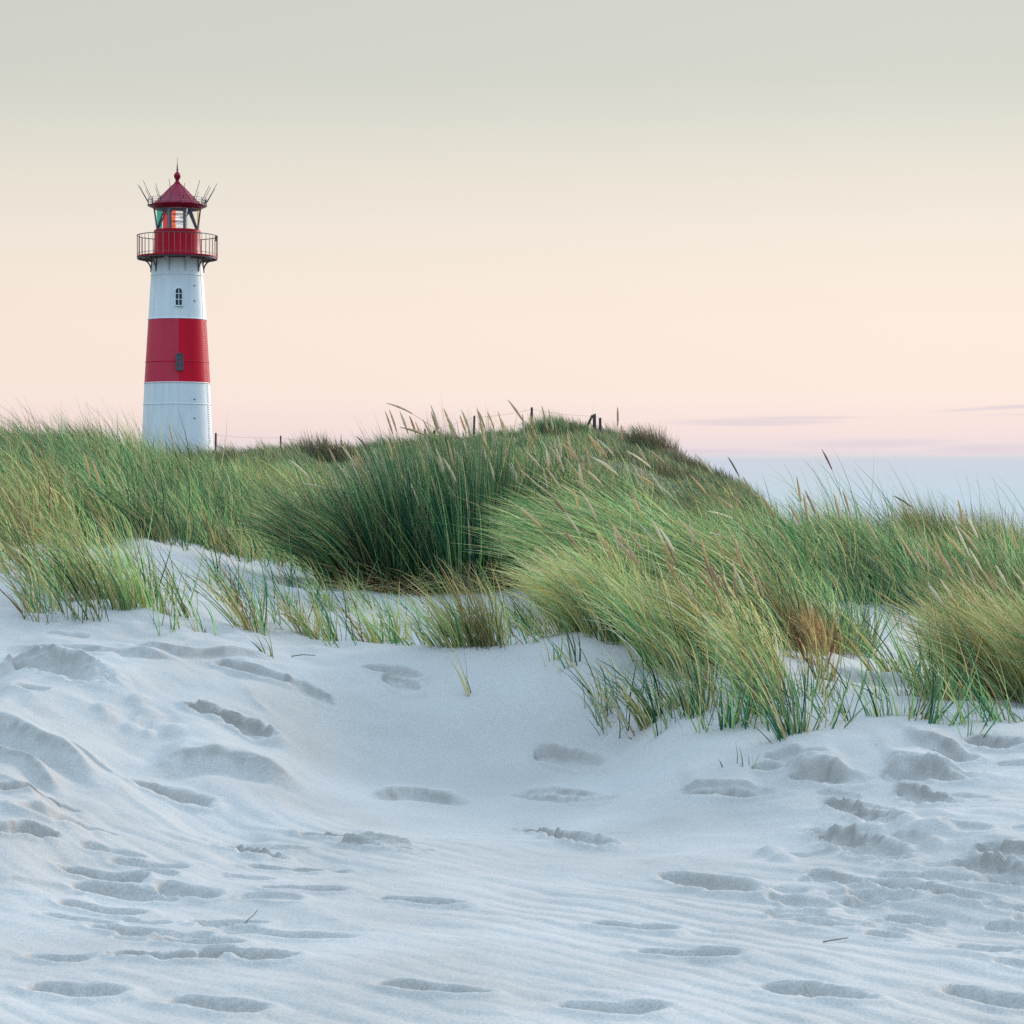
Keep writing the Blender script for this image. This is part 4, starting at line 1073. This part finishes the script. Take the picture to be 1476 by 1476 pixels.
# roof
m = MB(); m.lathe([(P(30), Z(302.6)), (P(33.8), Z(302)), (P(36), Z(300)), (P(42), Z(297.6)), (P(42.8), Z(297)), (P(42.8), Z(296.2)), (P(35), Z(295.4)), (P(34.6), Z(294.2)), (P(28), Z(288.5)), (P(17), Z(277)), (P(8), Z(268)), (P(4.6), Z(265.2)), (P(4.6), Z(263.4)),
                   (P(3.0), Z(262.2)), (P(2.6), Z(259.4)), (P(3.1), Z(258.6)), (P(4.5), Z(256)), (P(5.0), Z(253.4)), (P(4.2), Z(250.6)), (P(2.3), Z(248.6)), (P(1.0), Z(246.6)), (0.004, Z(246))], n=72)
roof = lp(m, 'roof', MAROON, ang=28)
m = MB()
for k in range(12):
    a = FR + R(8 + 30 * k); c, s = math.cos(a), math.sin(a)
    m.tube([(P(r) * c, P(r) * s, Z(y) + .006) for r, y in ((34.6, 294.2), (28, 288.5), (17, 277), (8, 268), (4.6, 265.2))], .010, 4)
lp(m, 'roof_seam', MAROON, roof)
m = MB(); m.tube([(0, 0, Z(246.4)), (0, 0, Z(237))], [.03, .018], 6); m.tube([(0, 0, Z(237)), (0, 0, Z(226))], [.012, .006], 5); m.ring(.02, Z(244.5), .022, 10)
lp(m, 'lightning_rod', IRON, roof)
m = MB()
for y in (286.5, 290.2, 293.6): m.ring(P(42.2 - (293.6 - y) * .1), Z(y), .007, 60)
rr = lp(m, 'roof_rail', IRON)
for k in range(16):
    a = FR + R(11 + 22.5 * k); c, s = math.cos(a), math.sin(a)
    m = MB(); m.tube([(P(42.4) * c, P(42.4) * s, Z(296.4)), (P(42.2) * c, P(42.2) * s, Z(287))], .016, 5)
    ln = 1 if k % 2 else .8
    m.tube([(P(43) * c, P(43) * s, Z(291)), (P(43 + 15 * ln) * c, P(43 + 15 * ln) * s, Z(291 - 26 * ln))], [.012, .008], 4)
    lp(m, 'rail_spike', IRON, rr)
m = MB()
for (ang, yy) in ((72, 294), (80, 290)): m.box((P(41) * math.cos(FR + R(ang)), P(41) * math.sin(FR + R(ang)), Z(yy)), (.07, .07, .08))
lp(m, 'roof_fixture', IRON)


# ------------------------------------------------------------------ fences
WOOD = paint('dark_weathered_wood', (.050, .036, .034), .8, .25, 5); WIRE = paint('fence_wire', (.16, .14, .14), .5, .1, 5, False)
def fence(posts, label, braces=(), sag=.04, rows=(.92, .45)):
    p0 = posts[0]; r0 = (at(p0[0], p0[2]), p0[2], float(gz(at(p0[0], p0[2]), p0[2])[0]))
    f = empty('wire_fence', r0, label, 'fence'); tops = []
    for (px, ytop, Y, *w) in posts:
        X = at(px, Y); zg = float(gz(X, Y)[0]) - .2; zt = ZC + (CY - ytop) / F * Y
        r = (w[0] if w else .04) * .8
        m = MB(); lx = random.uniform(-.02, .02)
        m.tube([(X - r0[0], Y - r0[1], zg - r0[2]), (X - r0[0] + lx, Y - r0[1], zt - .02 - r0[2]), (X - r0[0] + lx, Y - r0[1], zt - r0[2])], [r, r * .9, r * .6], 8)
        m.build('fence_post', WOOD, f); tops.append((X - r0[0], Y - r0[1], zg + .2 - r0[2], zt - r0[2]))
    for (x0, y0, x1, y1, Y) in braces:
        m = MB(); m.tube([(at(x0, Y) - r0[0], Y - r0[1], ZC + (CY - y0) / F * Y - r0[2]), (at(x1, Y) - r0[0], Y - r0[1], ZC + (CY - y1) / F * Y - r0[2])], .04, 8); m.build('brace', WOOD, f)
    for q in rows:
        m = MB()
        for a, b in zip(tops[:-1], tops[1:]):
            pts = []
            for i in range(9):
                t = i / 8; pts.append((a[0] + (b[0] - a[0]) * t, a[1] + (b[1] - a[1]) * t - .04, (a[3] + (b[3] - a[3]) * t) - (1 - q) * .85 - sag * 4 * t * (1 - t)))
            m.tube(pts, .0032, 4)
        m.build('fence_wire', WIRE, f)
fence([(310.5, 624, 88, .05), (404.5, 628, 86), (470, 633, 85)], 'low wire fence with dark posts beside the lighthouse foot')
fence([(612, 618, 86), (683, 599, 85, .05), (767, 587, 84, .055), (856.5, 597, 83, .05), (858.5, 596, 82.6, .035), (866, 602, 82, .055)],
      'wire fence along the hilltop ending in a braced corner of posts', [(844, 620, 854, 598.5, 82.8)])
def lone_post(px, py0, Y, r, label):
    X = at(px, Y); z = float(gz(X, Y)[0]); m = MB(); h = ZC + (CY - py0) / F * Y - z
    m.tube([(0, 0, -.2), (.01, 0, h * .6), (.02, 0, h - .02), (.02, 0, h)], [r, r, r * .9, r * .6], 8); o = m.build('fence_post', WOOD); o.location = (X, Y, z); tag(o, label, 'post')
lone_post(891, 650, 70, .04, 'small dark post standing alone in the grass of the far hill')
lone_post(625, 620, 80, .04, 'short dark post half hidden behind the seed heads')

# ---- bits lying on the sand
TW = paint('dry_twig', (.20, .16, .12), .9, .2, 8, False)
def twig(px, py, pts, r, label, cat='twig', name='twig'):
    X, Y = on_ground(px, py); z = float(base_z(np.array([X]), np.array([Y]))[0] + sand_detail(np.array([X]), np.array([Y]))[0])
    m = MB(); m.tube(pts, [r * (1 - .4 * i / (len(pts) - 1)) for i in range(len(pts))], 5); o = m.build(name, TW); o.location = (X, Y, z); tag(o, label, cat)
twig(350, 1320, [(0, 0, -.01), (.02, 0, .015), (.04, .01, .03), (.06, .02, .055)], .0025, 'thin dry twig poking up from the trampled sand at lower left')
twig(1205, 1364, [(-.05, 0, .005), (0, .01, .012), (.05, .03, .016)], .003, 'slim stick by the trampled patch at lower right')
twig(420, 946, [(0, 0, .005), (.08, .03, .015), (.16, .03, .008)], .004, 'fallen leaf blade lying on the left sand crest', 'leaf', 'fallen_leaf')


# ------------------------------------------------------------------ sky and light
w = bpy.data.worlds.new('World'); S.world = w; w.use_nodes = True
nt = w.node_tree; N = nt.nodes; L_ = nt.links.new
bg = N['Background']
SUN_EL, SUN_AZ = R(19), R(42)             # azimuth clockwise from the view direction (+Y)
tc = N.new('ShaderNodeTexCoord'); sp = N.new('ShaderNodeSeparateXYZ'); L_(tc.outputs['Generated'], sp.inputs[0])
def ramp(stops, src):
    r = N.new('ShaderNodeValToRGB'); e = r.color_ramp.elements
    while len(e) > 2: e.remove(e[-1])
    for i, (p, c) in enumerate(stops):
        x = e[i] if i < 2 else e.new(p)
        x.position = p; x.color = (*c, 1)
    L_(src, r.inputs[0]); return r
def lin(r, g, b): return tuple((c / 255 / 12.92) if c / 255 <= .04045 else ((c / 255 + .055) / 1.055) ** 2.4 for c in (r, g, b))
# front sky by height: bank of haze over the sea, pink, peach, then a cool grey green
def row(y): t = (CY - y) / F; return t / math.sqrt(1 + t * t)
el = N.new('ShaderNodeMath'); el.operation = 'MULTIPLY'; el.inputs[1].default_value = 4.; L_(sp.outputs['Z'], el.inputs[0])    # 0..14.5 deg -> 0..1
nzm = N.new('ShaderNodeMapping'); nzm.inputs['Scale'].default_value = (9, 9, 150); L_(tc.outputs['Generated'], nzm.inputs[0])
nz = N.new('ShaderNodeTexNoise'); nz.inputs['Scale'].default_value = 1.; nz.inputs['Detail'].default_value = 6; nz.inputs['Roughness'].default_value = .55; L_(nzm.outputs[0], nz.inputs[0])
wob = N.new('ShaderNodeMath'); wob.operation = 'MULTIPLY_ADD'; wob.inputs[1].default_value = .010; L_(nz.outputs[0], wob.inputs[0])
L_(el.outputs[0], wob.inputs[2])
off = N.new('ShaderNodeMath'); off.operation = 'SUBTRACT'; off.inputs[1].default_value = .005; L_(wob.outputs[0], off.inputs[0])
front = ramp([(0, lin(196, 216, 230)), (row(700) * 4, lin(200, 216, 228)), (row(662) * 4, lin(208, 214, 226)), (row(656) * 4, lin(231, 219, 225)), (row(640) * 4, lin(241, 224, 225)),
              (row(620) * 4, lin(249, 227, 222)), (row(570) * 4, lin(254, 235, 224)), (row(480) * 4, lin(254, 236, 224)), (row(400) * 4, lin(250, 236, 222)), (row(320) * 4, lin(244, 234, 221)),
              (row(230) * 4, lin(233, 228, 215)), (row(110) * 4, lin(215, 216, 206)), (1, lin(208, 212, 205))], off.outputs[0])
# long thin clouds low over the sea: lens shapes in bearing and height, frayed by noise
def mnode(op, a, b=None, c=None):
    n = N.new('ShaderNodeMath'); n.operation = op
    for k, v in enumerate((a, b, c)):
        if v is None: continue
        if isinstance(v, (int, float)): n.inputs[k].default_value = v
        else: L_(v, n.inputs[k])
    return n.outputs[0]
bear = mnode('ARCTAN2', sp.outputs['X'], sp.outputs['Y'])
stm = N.new('ShaderNodeMapping'); stm.inputs['Scale'].default_value = (14, 14, 220); L_(tc.outputs['Generated'], stm.inputs[0])
stn = N.new('ShaderNodeTexNoise'); stn.inputs['Scale'].default_value = 1.; stn.inputs['Detail'].default_value = 5; L_(stm.outputs[0], stn.inputs[0])
fray = mnode('MULTIPLY_ADD', stn.outputs[0], 2.2, -1.1)
acc = None
for (bx, by, wx, wy, tilt_, st_) in [(1090, 609, 150, 6.5, .004, .5), (1150, 603, 120, 3, 0, .5), (1440, 590, 130, 4.2, .05, .6), (1460, 600, 90, 2.4, 0, .4), (1240, 640, 150, 9, 0, .45), (1420, 648, 110, 8, 0, .5), (1030, 652, 140, 5, 0, .4), (-300, 600, 300, 6, .01, .5), (2000, 585, 340, 8, .02, .6)]:
    a_ = mnode('MULTIPLY', mnode('SUBTRACT', bear, (bx - CX) / F), F / wx)
    e_ = mnode('MULTIPLY', mnode('SUBTRACT', mnode('MULTIPLY_ADD', bear, -tilt_, sp.outputs['Z']), row(by) - tilt_ * (bx - CX) / F), F / wy)
    g_ = mnode('SUBTRACT', mnode('SUBTRACT', 1., mnode('MULTIPLY', a_, a_)), mnode('MULTIPLY', e_, e_))
    g_ = mnode('MULTIPLY', mnode('MINIMUM', mnode('MAXIMUM', mnode('MULTIPLY_ADD', fray, .8, g_), 0.), 1.), st_)
    acc = g_ if acc is None else mnode('MAXIMUM', acc, g_)
mxs = N.new('ShaderNodeMix'); mxs.data_type = 'RGBA'; mxs.inputs[7].default_value = (*lin(214, 206, 216), 1)
L_(acc, mxs.inputs[0]); L_(front.outputs[0], mxs.inputs[6])
# away from the sunset side the glow is a little greyer
lr = N.new('ShaderNodeMapRange'); lr.inputs[1].default_value = -.2; lr.inputs[2].default_value = .15; lr.inputs[3].default_value = .945; lr.inputs[4].default_value = 1.; L_(bear, lr.inputs[0])
mlr = N.new('ShaderNodeVectorMath'); mlr.operation = 'SCALE'; L_(mxs.outputs[2], mlr.inputs[0]); L_(lr.outputs[0], mlr.inputs['Scale'])
# overhead and behind: the clear blue dusk
up = ramp([(0, (.20, .27, .35)), (.2, (.25, .34, .44)), (.5, (.46, .62, .80)), (.8, (.92, 1.22, 1.56)), (1, (1.15, 1.52, 1.95))], sp.outputs['Z'])
SKY_UP = 1.0
upm = N.new('ShaderNodeMix'); upm.data_type = 'RGBA'; upm.blend_type = 'MULTIPLY'; upm.inputs[0].default_value = 1; upm.clamp_result = False
upm.inputs[7].default_value = (1.18 * SKY_UP, 1.25 * SKY_UP, 1.30 * SKY_UP, 1); L_(up.outputs[0], upm.inputs[6])
# physical dusk sky, added over the upper dome
sky = N.new('ShaderNodeTexSky'); sky.sky_type = 'NISHITA'; sky.sun_disc = False; sky.sun_elevation = SUN_EL; sky.sun_rotation = SUN_AZ; sky.air_density = 1.; sky.dust_density = .6; sky.ozone_density = 2.
skm = N.new('ShaderNodeVectorMath'); skm.operation = 'SCALE'; skm.inputs['Scale'].default_value = .05; L_(sky.outputs[0], skm.inputs[0])
add = N.new('ShaderNodeVectorMath'); add.operation = 'ADD'; L_(upm.outputs[2], add.inputs[0]); L_(skm.outputs[0], add.inputs[1])
# blend: front pastel only low down and ahead
fy = N.new('ShaderNodeMapRange'); fy.interpolation_type = 'SMOOTHSTEP'; fy.inputs[1].default_value = -.2; fy.inputs[2].default_value = .75; L_(sp.outputs['Y'], fy.inputs[0])
fz = N.new('ShaderNodeMapRange'); fz.interpolation_type = 'SMOOTHSTEP'; fz.inputs[1].default_value = .52; fz.inputs[2].default_value = .2; L_(sp.outputs['Z'], fz.inputs[0])
ff = N.new('ShaderNodeMath'); ff.operation = 'MULTIPLY'; L_(fy.outputs[0], ff.inputs[0]); L_(fz.outputs[0], ff.inputs[1])
mx = N.new('ShaderNodeMix'); mx.data_type = 'RGBA'; mx.clamp_result = False; L_(ff.outputs[0], mx.inputs[0]); L_(add.outputs[0], mx.inputs[6]); L_(mlr.outputs[0], mx.inputs[7])
L_(mx.outputs[2], bg.inputs['Color']); bg.inputs['Strength'].default_value = 1.0

sd = bpy.data.lights.new('sun', 'SUN'); sd.energy = 3.2; sd.angle = R(24); sd.color = (1., .89, .80)
so = bpy.data.objects.new('sun', sd); COL.objects.link(so)
dv = Vector((math.sin(SUN_AZ) * math.cos(SUN_EL), math.cos(SUN_AZ) * math.cos(SUN_EL), math.sin(SUN_EL)))
so.rotation_euler = (-dv).to_track_quat('-Z', 'Y').to_euler(); so.location = (30, 10, 30)

cam = bpy.data.cameras.new('camera'); co = bpy.data.objects.new('camera', cam); COL.objects.link(co)
co.location = (0, 0, ZC); co.rotation_euler = (R(90), 0, 0)
cam.sensor_width = 36; cam.lens = 36 * F / 1476; cam.clip_end = 60000; cam.clip_start = .05
S.camera = co
S.view_settings.view_transform = 'Standard'; S.view_settings.look = 'None'; S.view_settings.exposure = 0; S.view_settings.gamma = 1
S.cycles.max_bounces = 6; S.cycles.diffuse_bounces = 3; S.cycles.glossy_bounces = 2; S.cycles.transmission_bounces = 4; S.cycles.transparent_max_bounces = 12
S.cycles.use_denoising = False; S.cycles.denoiser = 'OPENIMAGEDENOISE'; S.cycles.denoising_input_passes = 'RGB_ALBEDO_NORMAL'; S.cycles.denoising_prefilter = 'ACCURATE'
